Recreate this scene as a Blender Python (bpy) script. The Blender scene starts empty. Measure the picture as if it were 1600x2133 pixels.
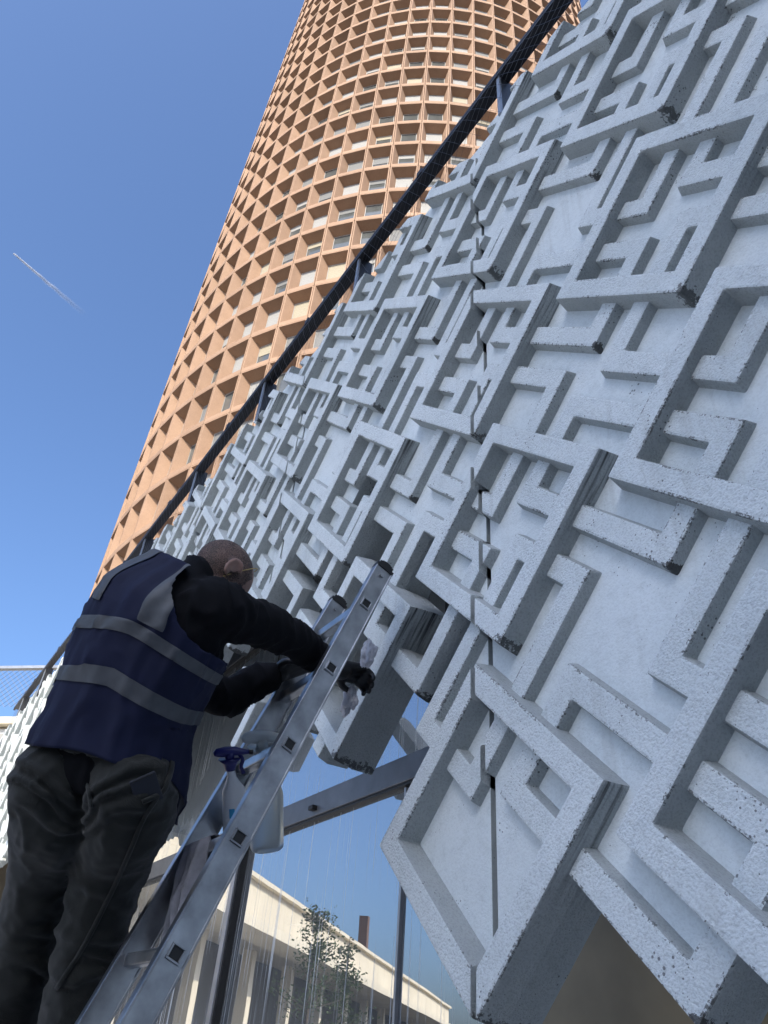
import bpy, bmesh, math, random
from mathutils import Vector, Matrix, noise
random.seed(7)
R_ = math.radians
S2 = math.sqrt(2.0)
scene = bpy.context.scene
COL = scene.collection

# ------------------------------------------------------------------ camera
RIGHT = Vector((0.56073503, 0.82498481, 0.07054275))
UP = Vector((0.47016957, -0.38737953, 0.79301808))
FWD = Vector((-0.68155469, 0.41150596, 0.60510003))
FPX = 1544.0
cam_d = bpy.data.cameras.new('camera'); cam = bpy.data.objects.new('camera', cam_d); COL.objects.link(cam)
m = Matrix.Identity(4)
for i in range(3):
    m[i][0] = RIGHT[i]; m[i][1] = UP[i]; m[i][2] = -FWD[i]
cam.matrix_world = m
cam_d.sensor_fit = 'HORIZONTAL'; cam_d.sensor_width = 36.0; cam_d.lens = 36.0 * FPX / 1600.0
cam_d.clip_start = 0.02; cam_d.clip_end = 30000.0
scene.camera = cam

# ------------------------------------------------------------------ sky, sun, exposure
SUN_EL = R_(38.0)
sun_h = Vector((0.743, -0.669, 0.0)).normalized()          # horizontal direction towards the sun
to_sun = Vector((sun_h.x * math.cos(SUN_EL), sun_h.y * math.cos(SUN_EL), math.sin(SUN_EL)))
world = bpy.data.worlds.new('World'); scene.world = world; world.use_nodes = True
wn = world.node_tree.nodes; wl = world.node_tree.links; wn.clear()
wo = wn.new('ShaderNodeOutputWorld'); wb = wn.new('ShaderNodeBackground'); ws = wn.new('ShaderNodeTexSky')
ws.sky_type = 'NISHITA'; ws.sun_disc = False
ws.sun_elevation = SUN_EL; ws.sun_rotation = math.atan2(sun_h.x, sun_h.y)
ws.altitude = 0.0; ws.air_density = 1.0; ws.dust_density = 4.3; ws.ozone_density = 8.0
wb.inputs['Strength'].default_value = 0.15
wl.new(ws.outputs['Color'], wb.inputs['Color']); wl.new(wb.outputs['Background'], wo.inputs['Surface'])
sl = bpy.data.lights.new('sun', 'SUN'); sl.energy = 3.0; sl.angle = R_(0.53); sl.color = (1.0, 0.90, 0.74)
so = bpy.data.objects.new('sun', sl); COL.objects.link(so)
so.rotation_euler = to_sun.to_track_quat('Z', 'Y').to_euler()
vs = scene.view_settings
vs.view_transform = 'Standard'; vs.look = 'None'; vs.gamma = 1.0; vs.use_curve_mapping = False
vs.exposure = 1.0
scene.render.engine = 'CYCLES'
scene.cycles.max_bounces = 8; scene.cycles.transparent_max_bounces = 16; scene.cycles.glossy_bounces = 4

# ------------------------------------------------------------------ helpers
def W(px, py, zc):
    """place a traced point of the photograph at a chosen depth along the optical axis (metres)"""
    return (RIGHT * (px - 800.0) + UP * (1066.5 - py) + FWD * FPX) * (zc / FPX)

def proj(P):
    x = P.dot(RIGHT); y = P.dot(UP); z = P.dot(FWD)
    return 800 + FPX * x / z, 1066.5 - FPX * y / z, z

def mobj(name, bm_or_me, mat, parent=None, loc=None, smooth=False):
    if isinstance(bm_or_me, bmesh.types.BMesh):
        me = bpy.data.meshes.new(name); bm_or_me.normal_update(); bm_or_me.to_mesh(me); bm_or_me.free()
        if smooth:
            for p in me.polygons: p.use_smooth = True
    else:
        me = bm_or_me
    if mat is not None and len(me.materials) == 0: me.materials.append(mat)
    o = bpy.data.objects.new(name, me); COL.objects.link(o)
    if parent is not None: o.parent = parent
    if loc is not None: o.location = loc
    return o

def empty(name, loc=(0, 0, 0), rz=0):
    o = bpy.data.objects.new(name, None); COL.objects.link(o); o.location = loc; o.rotation_euler = (0, 0, rz)
    o.empty_display_size = 0.1
    return o

def tag(o, label=None, cat=None, group=None, kind=None):
    if label: o['label'] = label
    if cat: o['category'] = cat
    if group: o['group'] = group
    if kind: o['kind'] = kind
    return o

def box(bm, c, s, rot=None, bevel=0.0):
    """box centred at c, full sizes s"""
    M = Matrix.Translation(c) @ (rot.to_4x4() if rot is not None else Matrix.Identity(4)) @ Matrix.Diagonal((s[0], s[1], s[2], 1))
    r = bmesh.ops.create_cube(bm, size=1.0, matrix=M)
    if bevel > 0:
        es = list({e for v in r['verts'] for e in v.link_edges})
        bmesh.ops.bevel(bm, geom=es, offset=bevel, segments=2, affect='EDGES', profile=0.5)

def box_between(bm, a, b, wx, wy, up=Vector((0, 0, 1)), bevel=0.0):
    a = Vector(a); b = Vector(b); d = b - a; L = d.length; z = d.normalized()
    x = up.cross(z)
    if x.length < 1e-4: x = Vector((1, 0, 0)).cross(z)
    x.normalize(); y = z.cross(x)
    rot = Matrix((x, y, z)).transposed()
    box(bm, (a + b) / 2, (wx, wy, L), rot, bevel)

def tube(bm, pts, rad, seg=10, cap=True, flat=1.0):
    rings = []
    n = len(pts); pts = [Vector(p) for p in pts]
    ref = None
    for i, p in enumerate(pts):
        t = (pts[min(i + 1, n - 1)] - pts[max(i - 1, 0)]).normalized()
        if ref is None:
            ref = t.orthogonal().normalized()
        ref = (ref - t * ref.dot(t)).normalized(); s = t.cross(ref)
        r = rad[i] if isinstance(rad, (list, tuple)) else rad
        rings.append([bm.verts.new(p + (ref * math.cos(2 * math.pi * k / seg) + s * flat * math.sin(2 * math.pi * k / seg)) * r) for k in range(seg)])
    for i in range(n - 1):
        for k in range(seg):
            bm.faces.new((rings[i][k], rings[i][(k + 1) % seg], rings[i + 1][(k + 1) % seg], rings[i + 1][k]))
    if cap:
        bm.faces.new(list(reversed(rings[0]))); bm.faces.new(rings[-1])
    return rings

def catmull(pts, n):
    pts = [Vector(p) for p in pts]; out = []
    P = [pts[0] * 2 - pts[1]] + pts + [pts[-1] * 2 - pts[-2]]
    for i in range(len(pts) - 1):
        a, b, c, d = P[i], P[i + 1], P[i + 2], P[i + 3]
        for k in range(n):
            t = k / n
            out.append(0.5 * ((2 * b) + (c - a) * t + (2 * a - 5 * b + 4 * c - d) * t * t + (3 * b - a - 3 * c + d) * t ** 3))
    out.append(pts[-1]); return out

def remesh(bm, voxel, smooth=4, factor=0.5):
    me = bpy.data.meshes.new('tmp'); bm.to_mesh(me); bm.free()
    o = bpy.data.objects.new('tmp', me); COL.objects.link(o)
    md = o.modifiers.new('r', 'REMESH'); md.mode = 'VOXEL'; md.voxel_size = voxel; md.use_smooth_shade = True
    if smooth:
        ms = o.modifiers.new('s', 'SMOOTH'); ms.iterations = smooth; ms.factor = factor
    dg = bpy.context.evaluated_depsgraph_get()
    out = bpy.data.meshes.new_from_object(o.evaluated_get(dg))
    bpy.data.objects.remove(o); bpy.data.meshes.remove(me)
    for p in out.polygons: p.use_smooth = True
    return out

# ------------------------------------------------------------------ materials
def new_mat(name):
    mt = bpy.data.materials.new(name); mt.use_nodes = True
    nt = mt.node_tree; b = nt.nodes['Principled BSDF']
    return mt, nt, b

def N(nt, t, **kw):
    n = nt.nodes.new(t)
    for k, v in kw.items():
        if k in n.inputs: n.inputs[k].default_value = v
        else: setattr(n, k, v)
    return n

def math_n(nt, op, a, b=None, clamp=False):
    n = nt.nodes.new('ShaderNodeMath'); n.operation = op; n.use_clamp = clamp
    for i, v in enumerate((a, b)):
        if v is None: continue
        if hasattr(v, 'links'): nt.links.new(v, n.inputs[i])
        else: n.inputs[i].default_value = v
    return n.outputs[0]

def ramp(nt, fac, stops):
    n = nt.nodes.new('ShaderNodeValToRGB'); nt.links.new(fac, n.inputs[0])
    e = n.color_ramp.elements
    while len(e) < len(stops): e.new(0.5)
    for i, (p, c) in enumerate(stops):
        e[i].position = p; e[i].color = c if len(c) == 4 else (*c, 1)
    return n

def mixc(nt, fac, a, b, mode='MIX'):
    n = nt.nodes.new('ShaderNodeMix'); n.data_type = 'RGBA'; n.blend_type = mode
    for i, v in ((0, fac), (6, a), (7, b)):
        if hasattr(v, 'links'): nt.links.new(v, n.inputs[i])
        elif i == 0: n.inputs[0].default_value = v
        else: n.inputs[i].default_value = (*v, 1) if len(v) == 3 else v
    return n.outputs[2]

def simple(name, col, rough=0.6, metal=0.0, vary=0.12, scale=8.0, bump=0.0, bscale=200.0, bdist=0.002, spec=0.5, coords='Object'):
    mt, nt, b = new_mat(name)
    tc = N(nt, 'ShaderNodeTexCoord')
    nz = N(nt, 'ShaderNodeTexNoise', Scale=scale, Detail=5.0); nt.links.new(tc.outputs[coords], nz.inputs['Vector'])
    lo = tuple(c * (1 - vary) for c in col); hi = tuple(min(1, c * (1 + vary)) for c in col)
    r = ramp(nt, nz.outputs['Fac'], [(0.3, lo), (0.7, hi)])
    nt.links.new(r.outputs[0], b.inputs['Base Color'])
    b.inputs['Roughness'].default_value = rough; b.inputs['Metallic'].default_value = metal
    b.inputs['Specular IOR Level'].default_value = spec
    if bump > 0:
        n2 = N(nt, 'ShaderNodeTexNoise', Scale=bscale, Detail=3.0); nt.links.new(tc.outputs[coords], n2.inputs['Vector'])
        bp = N(nt, 'ShaderNodeBump', Strength=bump, Distance=bdist); nt.links.new(n2.outputs['Fac'], bp.inputs['Height'])
        nt.links.new(bp.outputs[0], b.inputs['Normal'])
    return mt

def concrete(name, stipple, stain=None):
    """white painted render: stippled grain, pits, soft grime; stain = 'frame' or 'corner' adds the run-off marks in object space"""
    mt, nt, b = new_mat(name)
    g = N(nt, 'ShaderNodeNewGeometry'); tc = N(nt, 'ShaderNodeTexCoord')
    pos = g.outputs['Position']
    big = N(nt, 'ShaderNodeTexNoise', Scale=2.2, Detail=4.0); nt.links.new(pos, big.inputs['Vector'])
    r0 = ramp(nt, big.outputs['Fac'], [(0.3, (0.66, 0.71, 0.715)), (0.7, (0.78, 0.825, 0.825))])
    mid = N(nt, 'ShaderNodeTexNoise', Scale=26.0, Detail=6.0, Roughness=0.65); nt.links.new(pos, mid.inputs['Vector'])
    r1 = ramp(nt, mid.outputs['Fac'], [(0.25, (0.88, 0.885, 0.88)), (0.5, (1, 1, 1))])
    col = mixc(nt, 1.0, r0.outputs[0], r1.outputs[0], 'MULTIPLY')
    rmap = N(nt, 'ShaderNodeMapping'); nt.links.new(pos, rmap.inputs['Vector']); rmap.inputs['Scale'].default_value = (24, 24, 1.3)
    rs = N(nt, 'ShaderNodeTexNoise', Scale=1.0, Detail=4.0, Roughness=0.6); nt.links.new(rmap.outputs[0], rs.inputs['Vector'])
    rsel = N(nt, 'ShaderNodeTexNoise', Scale=1.7, Detail=2.0); nt.links.new(pos, rsel.inputs['Vector'])
    rfac = math_n(nt, 'MULTIPLY', ramp(nt, rs.outputs['Fac'], [(0.50, (0, 0, 0)), (0.72, (1, 1, 1))]).outputs[0], ramp(nt, rsel.outputs['Fac'], [(0.45, (0, 0, 0)), (0.62, (1, 1, 1))]).outputs[0])
    col = mixc(nt, math_n(nt, 'MULTIPLY', rfac, 0.30), col, (0.36, 0.36, 0.33))
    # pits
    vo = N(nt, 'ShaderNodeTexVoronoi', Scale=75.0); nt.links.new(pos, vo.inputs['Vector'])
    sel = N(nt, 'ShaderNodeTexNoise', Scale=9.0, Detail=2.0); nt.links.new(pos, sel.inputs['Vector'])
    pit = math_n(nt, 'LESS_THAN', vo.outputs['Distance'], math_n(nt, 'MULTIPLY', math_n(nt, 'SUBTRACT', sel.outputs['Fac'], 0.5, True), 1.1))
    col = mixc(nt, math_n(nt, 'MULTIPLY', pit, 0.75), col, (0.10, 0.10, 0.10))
    sx = N(nt, 'ShaderNodeSeparateXYZ'); nt.links.new(tc.outputs['Object'], sx.inputs[0])
    nn = N(nt, 'ShaderNodeSeparateXYZ'); nt.links.new(g.outputs['True Normal'], nn.inputs[0])
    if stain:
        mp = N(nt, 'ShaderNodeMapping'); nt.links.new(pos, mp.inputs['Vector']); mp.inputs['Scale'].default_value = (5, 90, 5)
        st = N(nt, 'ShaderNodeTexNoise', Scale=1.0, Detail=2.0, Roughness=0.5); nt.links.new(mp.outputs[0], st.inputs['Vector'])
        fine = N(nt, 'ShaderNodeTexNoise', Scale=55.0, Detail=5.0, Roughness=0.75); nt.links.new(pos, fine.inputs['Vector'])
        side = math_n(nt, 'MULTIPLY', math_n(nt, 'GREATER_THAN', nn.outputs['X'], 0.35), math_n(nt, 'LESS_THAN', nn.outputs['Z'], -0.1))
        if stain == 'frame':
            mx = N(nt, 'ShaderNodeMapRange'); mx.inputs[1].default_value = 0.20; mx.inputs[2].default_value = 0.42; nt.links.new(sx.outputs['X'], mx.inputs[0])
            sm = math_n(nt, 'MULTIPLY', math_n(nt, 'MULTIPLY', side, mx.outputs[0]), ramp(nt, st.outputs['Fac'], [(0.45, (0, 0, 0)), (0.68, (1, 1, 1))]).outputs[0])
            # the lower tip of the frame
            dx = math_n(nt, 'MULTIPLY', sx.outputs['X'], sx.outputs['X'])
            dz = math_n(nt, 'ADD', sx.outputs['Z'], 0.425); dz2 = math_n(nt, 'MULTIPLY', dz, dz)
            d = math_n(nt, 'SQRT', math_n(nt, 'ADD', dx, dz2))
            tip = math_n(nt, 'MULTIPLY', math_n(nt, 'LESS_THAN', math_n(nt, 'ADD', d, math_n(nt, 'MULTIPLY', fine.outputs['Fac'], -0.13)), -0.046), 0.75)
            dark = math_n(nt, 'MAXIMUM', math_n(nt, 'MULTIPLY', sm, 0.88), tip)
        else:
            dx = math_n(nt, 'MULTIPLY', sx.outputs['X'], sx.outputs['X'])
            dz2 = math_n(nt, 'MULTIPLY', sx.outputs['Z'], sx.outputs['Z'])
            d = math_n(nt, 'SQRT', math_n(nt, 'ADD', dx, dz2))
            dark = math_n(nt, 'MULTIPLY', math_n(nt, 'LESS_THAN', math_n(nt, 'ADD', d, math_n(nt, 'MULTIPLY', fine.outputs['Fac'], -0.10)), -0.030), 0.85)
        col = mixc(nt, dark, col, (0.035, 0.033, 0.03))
    # side faces are multiplied to a darker grey than the white fronts
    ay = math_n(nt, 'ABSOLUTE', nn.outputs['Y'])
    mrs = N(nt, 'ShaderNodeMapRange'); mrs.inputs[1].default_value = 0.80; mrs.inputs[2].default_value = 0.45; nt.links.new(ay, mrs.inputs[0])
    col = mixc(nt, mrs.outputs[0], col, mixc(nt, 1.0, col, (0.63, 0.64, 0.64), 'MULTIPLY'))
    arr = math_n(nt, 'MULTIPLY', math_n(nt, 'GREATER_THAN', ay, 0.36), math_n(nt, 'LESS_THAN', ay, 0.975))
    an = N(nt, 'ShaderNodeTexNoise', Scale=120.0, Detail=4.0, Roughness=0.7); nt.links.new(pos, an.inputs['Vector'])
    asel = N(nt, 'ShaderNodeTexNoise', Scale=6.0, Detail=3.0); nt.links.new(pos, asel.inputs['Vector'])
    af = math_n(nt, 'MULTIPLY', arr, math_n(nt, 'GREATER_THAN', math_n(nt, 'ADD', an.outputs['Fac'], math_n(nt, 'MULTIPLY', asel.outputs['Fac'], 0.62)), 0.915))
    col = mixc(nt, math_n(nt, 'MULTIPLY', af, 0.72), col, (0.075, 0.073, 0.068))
    # grime held on the sloping shelves that face upwards
    shelf = math_n(nt, 'MULTIPLY', math_n(nt, 'GREATER_THAN', nn.outputs['Z'], 0.35), 0.35)
    shelf = math_n(nt, 'MULTIPLY', shelf, mid.outputs['Fac'])
    col = mixc(nt, shelf, col, (0.42, 0.41, 0.38))
    b.inputs['Roughness'].default_value = 0.85; b.inputs['Specular IOR Level'].default_value = 0.25
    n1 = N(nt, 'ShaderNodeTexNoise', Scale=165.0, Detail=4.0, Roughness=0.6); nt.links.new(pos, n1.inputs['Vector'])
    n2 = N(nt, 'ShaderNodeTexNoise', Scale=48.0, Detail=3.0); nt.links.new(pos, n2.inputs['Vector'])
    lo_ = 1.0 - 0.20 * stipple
    pore_shade = ramp(nt, n1.outputs['Fac'], [(0.36, (lo_, lo_, lo_)), (0.52, (1, 1, 1))])  # self-occlusion of the stipple lows painted into the colour
    nt.links.new(mixc(nt, 1.0, col, pore_shade.outputs[0], 'MULTIPLY'), b.inputs['Base Color'])
    h = math_n(nt, 'ADD', n1.outputs['Fac'], math_n(nt, 'MULTIPLY', n2.outputs['Fac'], 0.6))
    h = math_n(nt, 'SUBTRACT', h, math_n(nt, 'MULTIPLY', pit, 0.8))
    bp = N(nt, 'ShaderNodeBump', Strength=stipple, Distance=0.0065); nt.links.new(h, bp.inputs['Height'])
    nt.links.new(bp.outputs[0], b.inputs['Normal'])
    return mt

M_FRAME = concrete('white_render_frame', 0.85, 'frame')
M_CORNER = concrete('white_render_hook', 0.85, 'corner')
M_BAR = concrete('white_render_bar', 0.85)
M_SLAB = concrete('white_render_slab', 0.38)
M_DARKMETAL = simple('dark_painted_steel', (0.012, 0.012, 0.014), 0.5, 0.0, 0.3, 20)
M_GALV = simple('galvanised_steel', (0.33, 0.35, 0.38), 0.45, 0.7, 0.15, 12)
M_WIRE = simple('stainless_wire', (0.10, 0.10, 0.105), 0.4, 0.6, 0.1, 5)
M_ALU = simple('brushed_aluminium', (0.36, 0.37, 0.385), 0.30, 0.95, 0.30, 14, 0.25, 260, 0.0008)
M_BLACKPL = simple('black_plastic', (0.008, 0.008, 0.008), 0.5, 0, 0.1)
M_TRANSOM = simple('grey_aluminium_transom', (0.13, 0.135, 0.145), 0.38, 0.35, 0.2, 9)

# ------------------------------------------------------------------ ground
GZ = -1.5
bm = bmesh.new(); box(bm, (-6, -6, 0.02), (44, 17, 0.04))
gmat, nt, b = new_mat('grey_paving')
g = N(nt, 'ShaderNodeNewGeometry')
br = N(nt, 'ShaderNodeTexBrick', Scale=1.0); br.offset = 0.5
br.inputs['Color1'].default_value = (0.40, 0.39, 0.37, 1); br.inputs['Color2'].default_value = (0.45, 0.44, 0.415, 1); br.inputs['Mortar'].default_value = (0.03, 0.03, 0.03, 1)
br.inputs['Brick Width'].default_value = 0.6; br.inputs['Row Height'].default_value = 0.3; br.inputs['Mortar Size'].default_value = 0.006
nt.links.new(g.outputs['Position'], br.inputs['Vector']); nt.links.new(br.outputs[0], b.inputs['Base Color']); b.inputs['Roughness'].default_value = 0.8
tag(mobj('pavement', bm, gmat, loc=(0, 0, GZ)), 'grey stone paving below the wall', None, None, 'structure')
bm = bmesh.new(); bmesh.ops.create_grid(bm, x_segments=1, y_segments=1, size=900)
tag(mobj('ground', bm, simple('asphalt', (0.055, 0.055, 0.056), 0.85, 0, 0.2, 1.5), loc=(0, 0, GZ)), 'dark asphalt of the square', None, None, 'structure')

# ------------------------------------------------------------------ relief facade
U = 0.0769; A0 = 0.005; B0 = 1.98          # grid unit and origin in the two diagonal directions
WP = 1.74; SEAM = -1.507                   # panel width, x of the joint nearest the camera
YF, YL, YB, YK = 1.25, 1.284, 1.318, 1.43  # front of frames, front of low bars, face of slab, back of slab
ZTOP = 4.05
def ab2xz(ga, gb):
    a = A0 + U * ga; b = B0 + U * gb
    return (a - b) / S2, (a + b) / S2
def xz2ab(x, z):
    return ((x + z) / S2 - A0) / U, ((z - x) / S2 - B0) / U

def Lpoly(r1, r2):
    """outline of two overlapping rectangles (a0,a1,b0,b1) that form an L or a single bar"""
    if r2 is None:
        a0, a1, b0, b1 = r1
        return [(a0, b0), (a1, b0), (a1, b1), (a0, b1)]
    As = sorted({r1[0], r1[1], r2[0], r2[1]}); Bs = sorted({r1[2], r1[3], r2[2], r2[3]})
    inside = lambda a, b: any(r[0] < a < r[1] and r[2] < b < r[3] for r in (r1, r2))
    edges = {}
    for i in range(len(As) - 1):
        for j in range(len(Bs) - 1):
            am = (As[i] + As[i + 1]) / 2; bmid = (Bs[j] + Bs[j + 1]) / 2
            if not inside(am, bmid): continue
            for (p, q, oa, ob) in (((As[i], Bs[j]), (As[i + 1], Bs[j]), am, bmid - 1e9), ((As[i + 1], Bs[j]), (As[i + 1], Bs[j + 1]), 1, 0),
                                   ((As[i + 1], Bs[j + 1]), (As[i], Bs[j + 1]), 2, 0), ((As[i], Bs[j + 1]), (As[i], Bs[j]), 3, 0)):
                if (q, p) in edges: del edges[(q, p)]
                else: edges[(p, q)] = 1
    nxt = {p: q for p, q in edges}
    s = min(nxt); loop = [s]; c = nxt[s]
    while c != s: loop.append(c); c = nxt[c]
    out = []
    for i, p in enumerate(loop):
        a, c = loop[i - 1], loop[(i + 1) % len(loop)]
        if (p[0] - a[0]) * (c[1] - p[1]) - (p[1] - a[1]) * (c[0] - p[0]) != 0: out.append(p)
    return out

def offset_poly(poly, d):
    """grow (d>0) a counter-clockwise right-angled outline by d grid units"""
    n = len(poly); out = []
    for i in range(n):
        p0, p, p1 = poly[i - 1], poly[i], poly[(i + 1) % n]
        def nrm(u, v):
            dx, dy = v[0] - u[0], v[1] - u[1]; L = math.hypot(dx, dy); return (dy / L, -dx / L)
        n0 = nrm(p0, p); n1 = nrm(p, p1)
        out.append((p[0] + d * (n0[0] + n1[0]), p[1] + d * (n0[1] + n1[1])))
    return out

def wob(ga, gb, y):
    """hand-cast unevenness: a millimetre or two"""
    v = Vector((ga * 0.7, gb * 0.7, y * 9))
    return noise.noise(v) * 0.0038, noise.noise(v + Vector((7, 3, 1))) * 0.0038

def bar_bm(polys, yfront, yback, org, xlim=None, seg=2):
    """polys: [outer] or [outer, hole]; solid with splayed sides, rounded front arrises"""
    bm = bmesh.new()
    dep = YB - yfront
    levels = [(yfront, -0.062), (YB + 0.004, 0.075 if dep > 0.05 else 0.05)]
    if yback > YB + 0.01: levels.append((yback, 0.08 if dep > 0.05 else 0.055))
    loops = []
    for k, poly in enumerate(polys):
        sgn = 1 if k == 0 else -1
        L = []
        for (y, d) in levels:
            row = []
            for p in offset_poly(poly, d * sgn):
                x, z = ab2xz(*p); wx, wz = wob(p[0], p[1], y)
                row.append(bm.verts.new((x + wx - org[0], y - org[1], z + wz - org[2])))
            L.append(row)
        loops.append(L)
    for L in loops:
        n = len(L[0])
        for lv in range(len(L) - 1):
            for i in range(n):
                bm.faces.new((L[lv][i], L[lv][(i + 1) % n], L[lv + 1][(i + 1) % n], L[lv + 1][i]))
    if len(loops) == 1:
        bm.faces.new(loops[0][0]); bm.faces.new(list(reversed(loops[0][-1])))
    else:
        for lv in (0, -1):
            o_, h_ = loops[0][lv], loops[1][lv]
            for i in range(4): bm.faces.new((o_[i], o_[(i + 1) % 4], h_[(i + 1) % 4], h_[i]))
    bmesh.ops.recalc_face_normals(bm, faces=bm.faces[:])
    fr = yfront - org[1]
    es = []
    for e in bm.edges:
        ys = [v.co.y for v in e.verts]
        if min(ys) < fr + 1e-4:
            if max(ys) < fr + 1e-4:
                if any(abs(f.normal.y) < 0.9 for f in e.link_faces): es.append(e)
            else: es.append(e)
    bmesh.ops.bevel(bm, geom=es, offset=0.0065, segments=seg, affect='EDGES', profile=0.6, clamp_overlap=True)
    def cut(co, no):
        r = bmesh.ops.bisect_plane(bm, geom=bm.verts[:] + bm.edges[:] + bm.faces[:], plane_co=co, plane_no=no, clear_outer=True)
        ed = [x for x in r['geom_cut'] if isinstance(x, bmesh.types.BMEdge)]
        if ed:
            bmesh.ops.holes_fill(bm, edges=[e for e in bm.edges if e.is_boundary], sides=0)
    if xlim:
        xs = [v.co.x for v in bm.verts]
        if xs and min(xs) < xlim[0] - org[0]: cut((xlim[0] - org[0], 0, 0), (-1, 0, 0))
        xs = [v.co.x for v in bm.verts]
        if xs and max(xs) > xlim[1] - org[0]: cut((xlim[1] - org[0], 0, 0), (1, 0, 0))
    zs = [v.co.z for v in bm.verts]
    if zs and max(zs) > ZTOP - org[2]: cut((0, 0, ZTOP - org[2]), (0, 0, 1))
    return bm

# pattern of one repeat, grid units; e = distance a bar runs on into the frame it grows from
e = 0.45
FR = [(0, 0), (7, -9), (7, 9), (14, 0)]                     # frame centres
INNER = [('J', (0, 3 + e, 1, 2), (0, 1, 1, 3 + e)), ('S', (1, 3 + e, -1, 0), (1, 2, -3 - e, 0)),
         ('K', (-2, -1, 0, 3 + e), (-3 - e, -1, 0, 1)), ('D', (-3 - e, 0, -2, -1), (-1, 0, -3 - e, -1))]
GAPS = [  # G1
    ('L', (8, 9, 0, 5 + e), (8, 10 + e, 0, 1)), ('K', (6, 7, 1, 5 + e), (4 - e, 7, 1, 2)), ('G', (5, 6, -5 - e, 0), (4 - e, 6, -1, 0)), ('M', (7, 10 + e, -2, -1), (7, 8, -5 - e, -1)),
    # G2
    ('L', (17, 18, 7, 12 + e), (17, 19 + e, 7, 8)), ('K', (15, 16, 10, 12 + e), (11 - e, 16, 10, 11)), ('G', (12, 13, 4 - e, 9), (11 - e, 13, 8, 9)), ('M', (14, 19 + e, 5, 6), (14, 15, 4 - e, 6)),
    # H1
    ('L', (-1, 3 + e, 9, 10), (-1, 0, 9, 12 + e)), ('M', (0, 3 + e, 7, 8), (0, 1, 4 - e, 8)), ('K', (-3, -2, 8, 12 + e), (-5 - e, -2, 8, 9)), ('G', (-2, -1, 4 - e, 7), (-5 - e, -1, 6, 7)),
    # H2
    ('L', (8, 12 + e, 16, 17), (8, 9, 16, 19 + e)), ('M', (7, 12 + e, 14, 15), (7, 8, 13 - e, 15)), ('K', (6, 7, 17, 19 + e), (2 - e, 7, 17, 18)), ('G', (5, 6, 13 - e, 16), (2 - e, 6, 15, 16))]
NAMES = {'J': 'relief_hook', 'S': 'relief_hook', 'K': 'relief_hook', 'D': 'relief_hook', 'L': 'relief_angle', 'G': 'relief_angle', 'M': 'relief_angle'}

def in_dia(a, b): return -13 < a < -5 and -11 < b < -3
def mask_near(a, b):
    if in_dia(a, b): return True
    if b < -16: return a > -6
    if b < -11: return a > -8
    if b < -3: return a > -5
    if b < -1: return a > -9
    if b < 4: return a > -4
    if b < 6: return a > -2
    if b < 8: return a > -5
    if b < 12: return a > -3
    if b < 20:
        if -3 < a < -1 and 15 < b < 17: return False
        if b > 16: return a > -8
        return a > -6
    if b < 21: return a > -8
    return a > -13                      # frame on the second joint is closed at the back
def mask_mid(a, b):
    x, z = ab2xz(a, b)
    if -9 < a < -7 and 29 < b < 32: return False
    if -13 < a < -5 and 21 < b < 29: return True
    return z > 2.05
def mask_far(a, b):
    x, z = ab2xz(a, b); return z > 1.62

def all_bars(x0, x1, z0):
    for i in range(-14, 8):
        for j in range(-4, 8):
            da, db = 16 * i + 16 * j, -16 * i + 16 * j
            items = []
            for (ca, cb) in FR:
                items.append(('F', (ca + da, cb + db), None))
                for (k, r1, r2) in INNER:
                    items.append((k, (r1[0] + ca + da, r1[1] + ca + da, r1[2] + cb + db, r1[3] + cb + db), (r2[0] + ca + da, r2[1] + ca + da, r2[2] + cb + db, r2[3] + cb + db)))
            for (k, r1, r2) in GAPS:
                items.append((k, (r1[0] + da, r1[1] + da, r1[2] + db, r1[3] + db), (r2[0] + da, r2[1] + da, r2[2] + db, r2[3] + db)))
            for it in items:
                if it[0] == 'F':
                    ca, cb = it[1]; pts = [(ca + s * 4, cb + t * 4) for s in (-1, 1) for t in (-1, 1)]
                else:
                    pts = Lpoly(it[1], it[2])
                xz = [ab2xz(*p) for p in pts]
                if max(p[0] for p in xz) < x0 + 0.02 or min(p[0] for p in xz) > x1 - 0.02: continue
                if max(p[1] for p in xz) < z0 or min(p[1] for p in xz) > ZTOP - 0.03: continue
                yield it, pts, xz

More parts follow.
